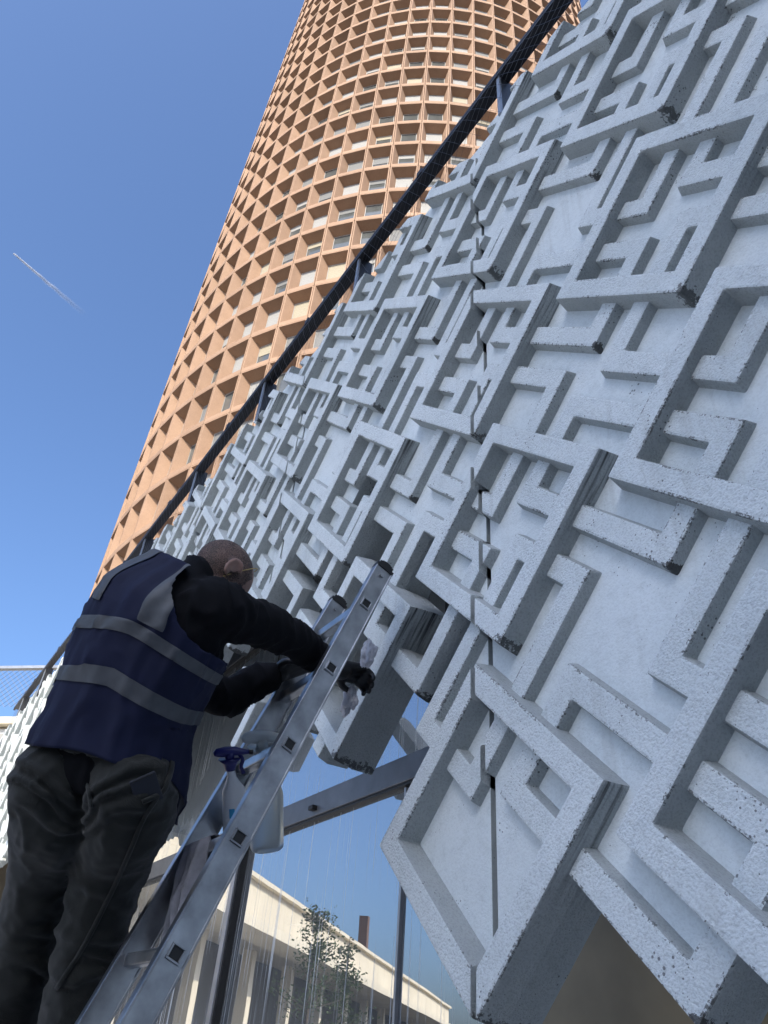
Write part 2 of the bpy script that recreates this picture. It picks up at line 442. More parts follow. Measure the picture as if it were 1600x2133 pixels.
facade = tag(empty('relief_facade', (SEAM, YB, GZ)), 'white concrete facade cast in a maze of raised diagonal bars', 'facade')
FO = Vector((SEAM, YB, GZ))
EXTRA_OPEN = {'C': (-9, 7)}
def slab_mesh(mask, x0, x1):
    cor = [xz2ab(x, z) for x in (x0, x1) for z in (-0.4, ZTOP)]
    a0 = math.floor(min(c[0] for c in cor)) - 1; a1 = math.ceil(max(c[0] for c in cor)) + 1
    b0 = math.floor(min(c[1] for c in cor)) - 1; b1 = math.ceil(max(c[1] for c in cor)) + 1
    def ok(a, b):
        x, z = ab2xz(a + .5, b + .5)
        return x0 - 0.09 < x < x1 + 0.09 and z < ZTOP + 0.09 and mask(a + .5, b + .5)
    bm = bmesh.new(); vd = {}
    def V(a, b, y):
        k = (a, b, y)
        if k not in vd:
            x, z = ab2xz(a, b); vd[k] = bm.verts.new((x - FO.x, y - FO.y, z - FO.z))
        return vd[k]
    for a in range(a0, a1):
        for b in range(b0, b1):
            if not ok(a, b): continue
            q = [(a, b), (a + 1, b), (a + 1, b + 1), (a, b + 1)]
            bm.faces.new([V(*p, YB) for p in q]); bm.faces.new([V(*p, YK) for p in reversed(q)])
            for i, (na, nb) in enumerate(((0, -1), (1, 0), (0, 1), (-1, 0))):
                if not ok(a + na, b + nb):
                    p, r = q[i], q[(i + 1) % 4]
                    bm.faces.new((V(*r, YB), V(*p, YB), V(*p, YK), V(*r, YK)))
    bmesh.ops.recalc_face_normals(bm, faces=bm.faces[:])
    bmesh.ops.dissolve_limit(bm, angle_limit=0.01, verts=bm.verts[:], edges=bm.edges[:])
    bmesh.ops.triangulate(bm, faces=bm.faces[:])
    for co, no in (((x0 - FO.x, 0, 0), (-1, 0, 0)), ((x1 - FO.x, 0, 0), (1, 0, 0)), ((0, 0, ZTOP - 0.004 - FO.z), (0, 0, 1))):
        bmesh.ops.bisect_plane(bm, geom=bm.verts[:] + bm.edges[:] + bm.faces[:], plane_co=co, plane_no=no, clear_outer=True)
        bmesh.ops.holes_fill(bm, edges=[e_ for e_ in bm.edges if e_.is_boundary], sides=0)
    return bm

OPEN_KEEP = [(-9, 7)]
def keep_near(it, pts):
    ca = sum(p[0] for p in pts) / len(pts); cb = sum(p[1] for p in pts) / len(pts)
    hits = sum(mask_near(p[0] * .98 + ca * .02, p[1] * .98 + cb * .02) for p in pts)
    if it[0] == 'F':
        if it[1] in ((-9, 7), (-2, 16)): return True
        if it[1][1] > 11 and it[1][0] < -9: return False
        return mask_near(ca, cb)
    if -13 < ca < -5 and -11 < cb < -3 and it[0] in 'KD': return False   # the lowest frame is empty below
    if mask_near(ca, cb) or hits >= len(pts) - 1: return True
    if -13 < ca < -5 and 3 < cb < 11: return it[0] in 'JS'            # inside the open frame
    if -5.2 < ca < 3 and 4 < cb < 12: return True
    if -12 < ca < -4 and -3 < cb < 3: return it[0] in 'LM'
    if -12 < ca < -6 and 11 < cb < 21: return True
    return False

def build_panel(idx, mask, keep, individual, thick, z0):
    x0 = SEAM + (idx - 1) * WP + 0.010; x1 = x0 + WP - 0.020
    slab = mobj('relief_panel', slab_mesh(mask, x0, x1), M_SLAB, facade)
    acc = bmesh.new()
    for it, pts, xz in all_bars(x0, x1, z0):
        if not keep(it, pts): continue
        if it[0] == 'F':
            ca, cb = it[1]
            outer = [(ca - 4, cb - 4), (ca + 4, cb - 4), (ca + 4, cb + 4), (ca - 4, cb + 4)]
            inner = [(ca - 3, cb - 3), (ca + 3, cb - 3), (ca + 3, cb + 3), (ca - 3, cb + 3)]
            ox, oz = ab2xz(ca, cb); polys = [outer, inner]; yf = YF
        else:
            polys = [pts]; yf = YL
            if it[0] == 'L':
                r1, r2 = it[1], it[2]
                i = min(range(len(xz)), key=lambda q: xz[q][1])      # lowest outline point = the corner water drips from
                ox, oz = xz[i]
            else:
                ox = sum(p[0] for p in xz) / len(xz); oz = sum(p[1] for p in xz) / len(xz)
        # all outlines counter-clockwise in (a,b)
        polys = [p if sum(p[i - 1][0] * p[i][1] - p[i][0] * p[i - 1][1] for i in range(len(p))) > 0 else list(reversed(p)) for p in polys]
        if individual:
            org = Vector((ox, YB, oz))
            bmb = bar_bm(polys, yf, thick, org, (x0, x1))
            if len(bmb.faces) == 0: bmb.free(); continue
            nm = 'relief_frame' if it[0] == 'F' else NAMES[it[0]]
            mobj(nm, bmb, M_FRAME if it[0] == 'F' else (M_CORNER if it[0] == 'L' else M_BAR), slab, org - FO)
        else:
            bmb = bar_bm(polys, yf, thick, FO, (x0, x1), seg=1)
            tm = bpy.data.meshes.new('t'); bmb.to_mesh(tm); bmb.free(); acc.from_mesh(tm); bpy.data.meshes.remove(tm)
    if not individual:
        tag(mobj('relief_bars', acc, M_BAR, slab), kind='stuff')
    else: acc.free()
    return slab

near1 = build_panel(1, mask_near, keep_near, True, 1.415, -0.3)
near0 = build_panel(0, mask_near, keep_near, True, 1.415, 0.2)
def keep_mid(it, pts):
    ca = sum(p[0] for p in pts) / len(pts); cb = sum(p[1] for p in pts) / len(pts); x, z = ab2xz(ca, cb)
    return z > 1.85 or mask_mid(ca, cb)
def keep_far(it, pts):
    ca = sum(p[0] for p in pts) / len(pts); cb = sum(p[1] for p in pts) / len(pts); x, z = ab2xz(ca, cb)
    return z > 1.6
build_panel(-1, mask_mid, keep_mid, True, 1.40, 1.4)
for idx in range(-2, -8, -1):
    build_panel(idx, mask_far, keep_far, False, 1.36, 1.3)
# loose ends of the cut-away pattern over the glass
for (r1, r2) in (((-14.1, -12.6, 5.2, 6.4), None), ((-19.8, -16.2, 15.4, 16.4), (-17.1, -16.2, 15.4, 20.6))):
    p = Lpoly(r1, r2)
    if sum(p[i - 1][0] * p[i][1] - p[i][0] * p[i - 1][1] for i in range(len(p))) < 0: p.reverse()
    ox, oz = ab2xz(*p[0]); org = Vector((ox, YB, oz))
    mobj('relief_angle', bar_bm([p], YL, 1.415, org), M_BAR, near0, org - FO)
for (x0_, x1_, z0_, z1_) in ((-2.72, -1.95, 1.70, 2.42), (-3.95, -3.2, 2.45, 2.95)):  # black sheets added to stand in for shade behind the openings
    bm = bmesh.new(); box(bm, Vector(((x0_ + x1_) / 2, 1.56, (z0_ + z1_) / 2)) - FO, (x1_ - x0_, 0.02, z1_ - z0_)); mobj('shade_backing', bm, M_BLACKPL, facade)
# wall core behind the slabs, up to the roof edge
bm = bmesh.new(); box(bm, Vector((-6.5, 2.3, 3.30)) - FO, (18.0, 1.2, 1.22))
mobj('parapet_core', bm, simple('grey_concrete', (0.22, 0.22, 0.21), 0.9), facade)

# ------------------------------------------------------------------ roof-edge railing with net
rail = tag(empty('roof_railing', (-1.3, 1.27, 3.95)), 'dark steel roof railing with wire net along the top of the white wall', 'railing')
RO = Vector((-1.3, 1.27, 3.95))
bm = bmesh.new(); box(bm, Vector((-5.6, 1.296, 4.43)) - RO, (15.5, 0.088, 0.030), None, 0.004)
box(bm, Vector((-5.6, 1.268, 4.402)) - RO, (15.5, 0.03, 0.02)); mobj('handrail', bm, M_DARKMETAL, rail)
pbm = bmesh.new(); box(pbm, (0, 0.0, 0.2), (0.022, 0.014, 0.46)); 
plb = bmesh.new(); box(plb, (0.0, 0.055, 0.2), (0.008, 0.094, 0.455)); plm = bpy.data.meshes.new('perforated_plate'); plb.to_mesh(plm); plb.free(); plm.materials.append(M_DARKMETAL)
pme = bpy.data.meshes.new('post'); pbm.to_mesh(pme); pbm.free(); pme.materials.append(M_GALV)
for k in range(-1, 9):
    pst = mobj('post', pme, None, rail, Vector((-1.30 - 1.42 * k, 1.27, 4.0)) - RO); mobj('perforated_plate', plm, None, pst)
    bmc = bmesh.new(); box(bmc, Vector((-1.30 - 1.42 * k + 0.71, 1.262, 4.44)) - RO, (0.05, 0.03, 0.05)); mobj('clamp', bmc, M_DARKMETAL, rail)
# diamond wire net
bm = bmesh.new(); px_, hz = 0.075, 0.48; YN = 1.243
def wire(bm, a, b, r=0.0008):
    a = Vector(a); b = Vector(b); d = (b - a).normalized(); s = d.orthogonal().normalized() * r; t = d.cross(s)
    v = [bm.verts.new(p + q) for p in (a, b) for q in (s, (-s * .5 + t * .87), (-s * .5 - t * .87))]
    for i in range(3): bm.faces.new((v[i], v[(i + 1) % 3], v[3 + (i + 1) % 3], v[3 + i]))
x = -13.0
while x < 0.6:
    for sgn in (1, -1):
        n_ = 6
        for q in range(n_):
            t0, t1 = q / n_, (q + 1) / n_
            wire(bm, Vector((x + sgn * 0.26 * (t0 - .5), YN + 0.012 * math.sin(x * 3 + t0 * 5), 3.95 + hz * t0)) - RO, Vector((x + sgn * 0.26 * (t1 - .5), YN + 0.012 * math.sin(x * 3 + t1 * 5), 3.95 + hz * t1)) - RO)
    x += 0.075 if x > -8 else 0.11
tag(mobj('wire_net', bm, M_WIRE, rail), kind='stuff')

# ------------------------------------------------------------------ glazed shopfront
YG = 1.82
shop = tag(empty('glass_shopfront', (-4.19, YG, GZ)), 'wet glass shopfront reflecting the sky under the white wall', 'shopfront')
SO = Vector((-4.19, YG, GZ))
gm, nt, b = new_mat('shop_glass'); nt.nodes.remove(b)
out = nt.nodes['Material Output']
fr = N(nt, 'ShaderNodeFresnel', IOR=2.6); gl = N(nt, 'ShaderNodeBsdfGlossy'); gl.inputs['Roughness'].default_value = 0.0; gl.inputs['Color'].default_value = (0.93, 0.96, 1.0, 1)
tr = N(nt, 'ShaderNodeBsdfTransparent'); tr.inputs['Color'].default_value = (0.62, 0.68, 0.68, 1)
mx = N(nt, 'ShaderNodeMixShader'); nt.links.new(math_n(nt, 'ADD', math_n(nt, 'MULTIPLY', fr.outputs[0], 0.45), 0.50), mx.inputs[0]); nt.links.new(tr.outputs[0], mx.inputs[1]); nt.links.new(gl.outputs[0], mx.inputs[2])
g = N(nt, 'ShaderNodeNewGeometry')
wv = N(nt, 'ShaderNodeTexNoise', Scale=2.2, Detail=2.0); nt.links.new(g.outputs['Position'], wv.inputs['Vector'])
wb_ = N(nt, 'ShaderNodeBump', Strength=0.07, Distance=0.004); nt.links.new(wv.outputs['Fac'], wb_.inputs['Height']); nt.links.new(wb_.outputs[0], gl.inputs['Normal'])
mp = N(nt, 'ShaderNodeMapping'); mp.inputs['Scale'].default_value = (75, 75, 0.55); nt.links.new(g.outputs['Position'], mp.inputs['Vector'])
st = N(nt, 'ShaderNodeTexNoise', Scale=1.0, Detail=3.0, Roughness=0.6); nt.links.new(mp.outputs[0], st.inputs['Vector'])
lg = N(nt, 'ShaderNodeTexNoise', Scale=1.6, Detail=2.0); nt.links.new(g.outputs['Position'], lg.inputs['Vector'])
sk = ramp(nt, st.outputs['Fac'], [(0.57, (0, 0, 0)), (0.625, (1, 1, 1))])
sf = math_n(nt, 'MULTIPLY', math_n(nt, 'MULTIPLY', sk.outputs[0], ramp(nt, lg.outputs['Fac'], [(0.35, (0, 0, 0)), (0.55, (1, 1, 1))]).outputs[0]), 0.5)
sf = math_n(nt, 'ADD', sf, 0.10)
df = N(nt, 'ShaderNodeBsdfDiffuse'); df.inputs['Color'].default_value = (0.62, 0.65, 0.66, 1)
mx2 = N(nt, 'ShaderNodeMixShader'); nt.links.new(sf, mx2.inputs[0]); nt.links.new(mx.outputs[0], mx2.inputs[1]); nt.links.new(df.outputs[0], mx2.inputs[2])
nt.links.new(mx2.outputs[0], out.inputs['Surface'])
M_GLASS = gm
M_INFILL = simple('grey_green_infill', (0.62, 0.61, 0.55), 0.35, 0, 0.25, 2.0); M_INFILL2 = simple('brown_infill', (0.30, 0.24, 0.15), 0.4, 0, 0.3, 3.0)
def pane(x0, x1, z0, z1, dy=0.0):
    bm = bmesh.new(); v = [bm.verts.new(Vector((x, YG + dy, z)) - SO) for x, z in ((x0, z0), (x1, z0), (x1, z1), (x0, z1))]; bm.faces.new(v)
    mobj('pane', bm, M_GLASS, shop)
MULL = [-10.8, -8.6, -6.4, -4.19, -2.02, 0.72]
for i in range(len(MULL) - 1):
    for (z0, z1) in ((GZ + 0.05, 0.989), (1.101, 2.37), (2.486, 3.5)):
        if i == 4:
            for zz0, zz1 in ((z0, z0 + (z1 - z0) * .62), (z0 + (z1 - z0) * .62 + .008, z1)):
                bm = bmesh.new(); box(bm, Vector(((MULL[i] + MULL[i + 1]) / 2, YG + 0.02, (zz0 + zz1) / 2)) - SO, (MULL[i + 1] - MULL[i] - 0.03, 0.03, zz1 - zz0), None, 0.002); mobj('infill_panel', bm, M_INFILL if zz0 == z0 else M_INFILL2, shop)
            continue
        pane(MULL[i] + 0.012, MULL[i + 1] - 0.012, z0, z1)
for (z0, z1) in ((0.989, 1.101), (2.37, 2.486)):
    bm = bmesh.new(); box(bm, Vector((-5.05, YG - 0.005, (z0 + z1) / 2)) - SO, (11.6, 0.06, z1 - z0), None, 0.004)
    tr_ = mobj('transom', bm, M_TRANSOM, shop)
    bm = bmesh.new(); box(bm, Vector((-5.05, YG - 0.012, z0 - 0.006)) - SO, (11.6, 0.03, 0.010)); mobj('gasket', bm, M_BLACKPL, tr_)
bm = bmesh.new(); box(bm, Vector((-3.36, YG - 0.048, 1.025)) - SO, (0.045, 0.03, 0.022), None, 0.004); mobj('catch', bm, M_BLACKPL, shop)
for x in MULL:
    bm = bmesh.new(); box(bm, Vector((x, YG - 0.012, (0.989 + GZ) / 2)) - SO, (0.05, 0.075, 0.989 - GZ - 0.004), None, 0.003)
    mu = mobj('mullion', bm, simple('pale_steel_mullion', (0.40, 0.40, 0.41), 0.35, 0.6) if x == MULL[0] else bpy.data.materials['pale_steel_mullion'], shop)
    bm = bmesh.new(); box(bm, Vector((x + 0.034, YG - 0.008, (0.989 + GZ) / 2)) - SO, (0.016, 0.06, 0.989 - GZ - 0.008)); mobj('gasket', bm, M_BLACKPL, mu)
for x in (-2.62,):
    bm = bmesh.new(); box(bm, Vector((x, YG - 0.006, (0.975 + GZ) / 2)) - SO, (0.014, 0.018, 0.975 - GZ), None, 0.002); mobj('glass_joint', bm, bpy.data.materials['pale_steel_mullion'], shop)
# steel post with bracket arms just behind the glass
post = tag(empty('steel_post', (-3.87, 1.97, GZ)), 'dark steel post with short bracket arms standing behind the shop glass', 'post')
bm = bmesh.new(); box(bm, (0, 0, 1.1), (0.05, 0.05, 2.2), None, 0.005); mobj('column', bm, M_TRANSOM, post)
for z in (2.1, 1.98 - 0.42, 1.0):
    bm = bmesh.new(); box(bm, (0.19, 0, z), (0.30, 0.04, 0.045), None, 0.003); mobj('bracket_arm', bm, M_TRANSOM, post)
# interior
room = tag(empty('shop_interior', (-4, 6, GZ)), 'dim shop room seen through the glass', 'room')
IO = Vector((-4, 6, GZ))
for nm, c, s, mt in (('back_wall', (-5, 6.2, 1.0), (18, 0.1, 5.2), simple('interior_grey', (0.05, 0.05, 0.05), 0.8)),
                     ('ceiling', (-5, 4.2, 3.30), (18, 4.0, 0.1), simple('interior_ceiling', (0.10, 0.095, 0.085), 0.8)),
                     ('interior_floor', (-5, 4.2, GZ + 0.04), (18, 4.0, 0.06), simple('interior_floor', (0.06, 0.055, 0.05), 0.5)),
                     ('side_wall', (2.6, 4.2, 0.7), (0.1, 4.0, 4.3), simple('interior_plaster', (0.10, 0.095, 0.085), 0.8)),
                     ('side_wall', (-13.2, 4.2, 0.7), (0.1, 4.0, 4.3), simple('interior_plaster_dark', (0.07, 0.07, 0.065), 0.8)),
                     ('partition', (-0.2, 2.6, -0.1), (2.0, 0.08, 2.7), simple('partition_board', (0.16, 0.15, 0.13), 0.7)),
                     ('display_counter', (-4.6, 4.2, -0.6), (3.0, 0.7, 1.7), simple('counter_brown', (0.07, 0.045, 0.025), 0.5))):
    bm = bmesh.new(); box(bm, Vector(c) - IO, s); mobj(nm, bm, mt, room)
lampo = tag(empty('ring_pendant', (-2.35, 2.3, 1.82)), 'small brass ring pendant glimpsed through the openwork', 'lamp')
bm = bmesh.new(); tube(bm, [(0.06 * math.cos(t), 0.06 * math.sin(t), 0) for t in [i * math.pi / 12 for i in range(25)]], 0.006, 8, False); mobj('ring', bm, simple('brass', (0.65, 0.42, 0.12), 0.3, 0.9), lampo)
bm = bmesh.new(); tube(bm, [(0, 0.06, 0), (0, 0.03, 0.6), (0, 0, 1.35)], 0.002, 6); mobj('cord', bm, M_BLACKPL, lampo)

# ------------------------------------------------------------------ the round tower
TH = R_(33.8); TD = 53.6; TRr = 0.441 * TD; NCOL = 67; DPH = 2 * math.pi / NCOL; FH = 3.6; NFL = 42
TDIR = Vector((-math.cos(TH), math.sin(TH), 0)); TET = Vector((math.sin(TH), math.cos(TH), 0)); TAX = TDIR * TD
M_TOWER = None
mt, nt, b = new_mat('ochre_concrete')
g = N(nt, 'ShaderNodeNewGeometry'); oi = N(nt, 'ShaderNodeObjectInfo')
nz = N(nt, 'ShaderNodeTexNoise', Scale=0.9, Detail=6.0, Roughness=0.65); nt.links.new(g.outputs['Position'], nz.inputs['Vector'])
r = ramp(nt, nz.outputs['Fac'], [(0.25, (0.335, 0.213, 0.138)), (0.75, (0.415, 0.272, 0.182))])
nz2 = N(nt, 'ShaderNodeTexNoise', Scale=14.0, Detail=4.0); nt.links.new(g.outputs['Position'], nz2.inputs['Vector'])
r2 = ramp(nt, nz2.outputs['Fac'], [(0.3, (0.88, 0.88, 0.88)), (0.6, (1, 1, 1))])
c1 = mixc(nt, 1.0, r.outputs[0], r2.outputs[0], 'MULTIPLY')
hv = ramp(nt, oi.outputs['Random'], [(0.0, (0.90, 0.89, 0.88)), (1.0, (1.06, 1.05, 1.04))])
nt.links.new(mixc(nt, 1.0, c1, hv.outputs[0], 'MULTIPLY'), b.inputs['Base Color']); b.inputs['Roughness'].default_value = 0.85
M_TOWER = mt
M_TGLASS = simple('tower_window_glass', (0.10, 0.11, 0.11), 0.08, 0.0, 0.2, 0.7, spec=0.9)
M_TFRAME = simple('window_frame_grey', (0.32, 0.31, 0.29), 0.5)
M_BLINDS = [simple('blind_white', (0.30, 0.30, 0.29), 0.8), simple('blind_cream', (0.34, 0.305, 0.225), 0.8), simple('blind_grey', (0.17, 0.175, 0.175), 0.8)]
tower = tag(empty('round_tower', (TAX.x, TAX.y, GZ)), 'tall round ochre office tower gridded with deep square window recesses', 'tower')
wm = 2 * TRr * math.tan(DPH / 2)
def module_bm():
    """one facade module: x along the wall, y inwards, z up, origin bottom centre on the front plane"""
    bm = bmesh.new(); h = wm / 2 - 0.025; DP = 0.76
    def loop(x, z0, z1, y): return [bm.verts.new((sx * x, y, z)) for sx, z in ((-1, z0), (1, z0), (1, z1), (-1, z1))]
    o = loop(h, 0.012, FH - 0.012, 0.0); i = loop(h - 0.085, 0.40, FH - 0.10, 0.0); k = loop(h - 0.105, 0.42, FH - 0.12, 0.04)
    w_ = loop(0.68, 0.55, 3.14, DP); bk = loop(h, 0.012, FH - 0.012, 0.35)
    for A, B in ((o, i), (i, k), (k, w_), (bk, o)):
        for q in range(4): bm.faces.new((A[q], A[(q + 1) % 4], B[(q + 1) % 4], B[q]))
    bmesh.ops.recalc_face_normals(bm, faces=bm.faces[:])
    return bm
def quad_bm(x0, x1, z0, z1, y, th=0.0):
    bm = bmesh.new(); box(bm, ((x0 + x1) / 2, y, (z0 + z1) / 2), (x1 - x0, max(th, 0.02), z1 - z0)); return bm
def to_me(bm, name, mt):
    me = bpy.data.meshes.new(name); bm.normal_update(); bm.to_mesh(me); bm.free(); me.materials.append(mt); return me
ME_MOD = to_me(module_bm(), 'facade_module', M_TOWER)
ME_GL = to_me(quad_bm(-0.67, 0.67, 0.56, 3.13, 0.765), 'window_pane', M_TGLASS)
fb = bmesh.new()
for c, s in (((0, 0.735, 0.60), (1.34, 0.05, 0.07)), ((0, 0.735, 3.09), (1.34, 0.05, 0.07)), ((-0.645, 0.735, 1.845), (0.05, 0.05, 2.42)), ((0.645, 0.735, 1.845), (0.05, 0.05, 2.42)), ((0, 0.74, 1.15), (1.24, 0.04, 0.05))): box(fb, c, s)
ME_FR = to_me(fb, 'window_frame', M_TFRAME)
ME_BL = [[to_me(quad_bm(-0.62, 0.62, 3.06 - hh, 3.06, 0.740), 'blind', mb) for hh in (0.5, 0.95, 1.5, 2.45)] for mb in M_BLINDS]
mods = []
for c in range(NCOL):
    ph = R_(-51.1) + DPH * (c + 0.5)
    nout = -TDIR * math.cos(ph) + TET * math.sin(ph); tang = TDIR * math.sin(ph) + TET * math.cos(ph)
    for fl in range(NFL):
        P = TAX + nout * TRr + Vector((0, 0, GZ + fl * FH + 1.3))
        Mx = Matrix.Identity(4)
        for q in range(3): Mx[q][0] = tang[q]; Mx[q][1] = -nout[q]; Mx[q][2] = (0, 0, 1)[q]; Mx[q][3] = P[q]
        C = P + Vector((0, 0, FH / 2)); facing = (-C).normalized().dot(nout)
        u_, v_, z_ = proj(C)
        size = -1
        if facing > 0.02 and z_ > 0 and -40 < u_ < 1230 and -40 < v_ < 1400 and v_ < -1.32 * (u_ - 1145) + 130:
            size = facing / C.length_squared
        mods.append((size, c, fl, Mx))
mods.sort(key=lambda q: -q[0])
RV_, RF_, GV_, GF_ = [], [], [], []
TM = Matrix.Translation(Vector((TAX.x, TAX.y, GZ))).inverted()
for n_, (size, c, fl, Mx) in enumerate(mods):
    rnd = random.Random(c * 131 + fl)
    ML = TM @ Mx
    if n_ < 300 and size > 0:
        o = bpy.data.objects.new('facade_module', ME_MOD); COL.objects.link(o); o.parent = tower; o.matrix_local = ML
        for nm, me in (('window_pane', ME_GL), ('window_frame', ME_FR)):
            k = bpy.data.objects.new(nm, me); COL.objects.link(k); k.parent = o
        rr = rnd.random()
        if rr < 0.75:
            bt = 0 if rr < 0.40 else (1 if rr < 0.47 else 2)
            k = bpy.data.objects.new('blind', ME_BL[bt][rnd.randrange(4)]); COL.objects.link(k); k.parent = o
    else:
        for V_, F_l, me in ((RV_, RF_, ME_MOD), (GV_, GF_, ME_GL)):
            if V_ is GV_ and size < 0: continue
            n0 = len(V_); V_.extend((ML @ v.co)[:] for v in me.vertices); F_l.extend(tuple(i + n0 for i in p.vertices) for p in me.polygons)
for nm, V_, F_l, mt_ in (('facade_grid', RV_, RF_, M_TOWER), ('window_glazing', GV_, GF_, M_TGLASS)):
    me = bpy.data.meshes.new(nm); me.from_pydata(V_, [], F_l); me.update(); tag(mobj(nm, me, mt_, tower), kind='stuff')
bm = bmesh.new(); H_ = NFL * FH + 1.3
bmesh.ops.create_cone(bm, cap_ends=True, segments=NCOL, radius1=TRr - 1.0, radius2=TRr - 1.0, depth=H_, matrix=Matrix.Translation((0, 0, H_ / 2)))
mobj('tower_core', bm, simple('tower_core_dark', (0.06, 0.045, 0.04), 0.9), tower)
bm = bmesh.new(); bmesh.ops.create_cone(bm, cap_ends=True, segments=4, radius1=TRr * 0.85, radius2=0.1, depth=18, matrix=Matrix.Translation((0, 0, H_ + 9)))
mobj('pyramid_roof', bm, M_GALV, tower)

# ------------------------------------------------------------------ wing building (sunlit, left edge and in the reflections)
wing = tag(empty('cream_wing_building', (-15.2, 2.8, GZ)), 'sunlit cream building with windows and roof railing at the far left', 'building')
WU = Vector((-0.695, -0.719, 0)); WN = Vector((0.719, -0.695, 0)); WO = Vector((-15.2, 2.8, GZ))
rotw = Matrix((WU, WN, Vector((0, 0, 1)))).transposed()       # local x along facade, y outwards, z up
M_CREAM = simple('cream_render', (0.62, 0.56, 0.44), 0.85, 0, 0.08, 0.6)
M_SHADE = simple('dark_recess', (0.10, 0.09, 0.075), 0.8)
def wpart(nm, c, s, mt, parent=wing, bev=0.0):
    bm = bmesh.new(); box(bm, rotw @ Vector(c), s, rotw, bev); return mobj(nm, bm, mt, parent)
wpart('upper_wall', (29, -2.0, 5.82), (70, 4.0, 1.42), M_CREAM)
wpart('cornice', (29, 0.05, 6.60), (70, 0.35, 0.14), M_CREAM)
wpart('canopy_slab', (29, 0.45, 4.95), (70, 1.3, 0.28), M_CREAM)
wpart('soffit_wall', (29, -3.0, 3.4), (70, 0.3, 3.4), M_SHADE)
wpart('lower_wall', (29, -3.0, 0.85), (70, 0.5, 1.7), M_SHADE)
for k in range(15): wpart('column', (-5 + 4.6 * k, -0.9, 2.4), (0.4, 0.4, 4.8), M_CREAM)
for k in range(8):
    wn_ = wpart('window', (-5.4 + 1.05 * k, 0.02, 5.92), (0.95, 0.08, 1.12), simple('window_white', (0.6, 0.6, 0.58), 0.5) if k == 0 else bpy.data.materials['window_white'])
    for dx in (-0.22, 0.22):
        wpart('pane', (-5.4 + 1.05 * k + dx, 0.065, 6.12), (0.38, 0.03, 0.50), M_BLINDS[1] if k == 2 else M_BLINDS[0], wn_)
        wpart('pane', (-5.4 + 1.05 * k + dx, 0.065, 5.58), (0.38, 0.03, 0.42), M_BLINDS[0], wn_)
bm = bmesh.new(); box(bm, rotw @ Vector((0, -0.1, 7.88)), (12, 0.12, 0.06), rotw); mobj('handrail', bm, M_GALV, wing)
for k in range(6): wpart('railing_post', (-5.6 + 2.2 * k, -0.1, 7.26), (0.07, 0.05, 1.18), M_GALV)
bm = bmesh.new()
for k in range(78):
    for s in (-1, 1):
        wire(bm, rotw @ Vector((-5.8 + 0.14 * k, -0.08, 7.0)), rotw @ Vector((-5.8 + 0.14 * k + s * 0.9, -0.08, 7.86)), 0.004)
tag(mobj('wire_net', bm, M_WIRE, wing), kind='stuff')
wpart('chimney', (35.4, -1.0, 7.7), (0.5, 0.5, 2.1), simple('brown_brick', (0.12, 0.07, 0.05), 0.8))

# roof kiosk with a red side panel
kiosk = wpart('roof_kiosk', (8.9, -1.2, 7.35), (1.9, 1.6, 1.4), M_SHADE)
wpart('red_panel', (7.55, -0.45, 7.30), (0.75, 0.06, 1.25), simple('red_panel_paint', (0.55, 0.035, 0.02), 0.5), kiosk)
for q in range(4): wpart('frame_bar', (8.0 + 0.6 * q, -0.37, 7.35), (0.05, 0.05, 1.4), M_CREAM, kiosk)
for z in (6.9, 7.5, 8.02): wpart('frame_bar', (8.9, -0.365, z), (1.9, 0.04, 0.05), M_CREAM, kiosk)
# office slab far behind the photographer, which shades the near wall, and an unseen low wing added on the right to darken the relief sides
SX = Vector((0.669, 0.743, 0)); rotb = Matrix((SX, Vector((-0.743, 0.669, 0)), Vector((0, 0, 1)))).transposed()
bc = Vector((-7.9, 1.25, 0)) + sun_h * 62 + SX * 13 + sun_h * 7
blk = tag(empty('office_building', (bc.x, bc.y, GZ)), 'tall plain office block far behind the viewer', 'building')
bm = bmesh.new(); box(bm, (0, 0, 36), (26, 14, 72), rotb); mobj('wall', bm, simple('office_concrete', (0.22, 0.215, 0.21), 0.8), blk)
wbm = bmesh.new(); box(wbm, (0, 0, 0), (1.7, 0.12, 1.7)); wme = to_me(wbm, 'window', simple('office_glass', (0.04, 0.045, 0.05), 0.1))
for q in range(9):
    for fl in range(19):
        o = mobj('window', wme, None, blk, rotb @ Vector((-11.2 + 2.8 * q, 7.02, 3 + 3.6 * fl))); o.rotation_euler = rotb.to_euler()
rwing = tag(empty('added_shade_wing', (6.5, -6, GZ)), 'unseen low dark wing added at right to darken the relief sides', 'building')
bm = bmesh.new(); box(bm, (2.0, -0.6, 4.4), (5.0, 15.0, 8.8)); mobj('wall', bm, simple('shade_wing_grey', (0.17, 0.17, 0.165), 0.6), rwing)
for q in range(5):
    for fl in range(2):
        bm = bmesh.new(); box(bm, (-0.52, -6.6 + 2.9 * q, 2.0 + 3.4 * fl), (0.06, 2.2, 2.2)); mobj('window', bm, wme.materials[0], rwing)

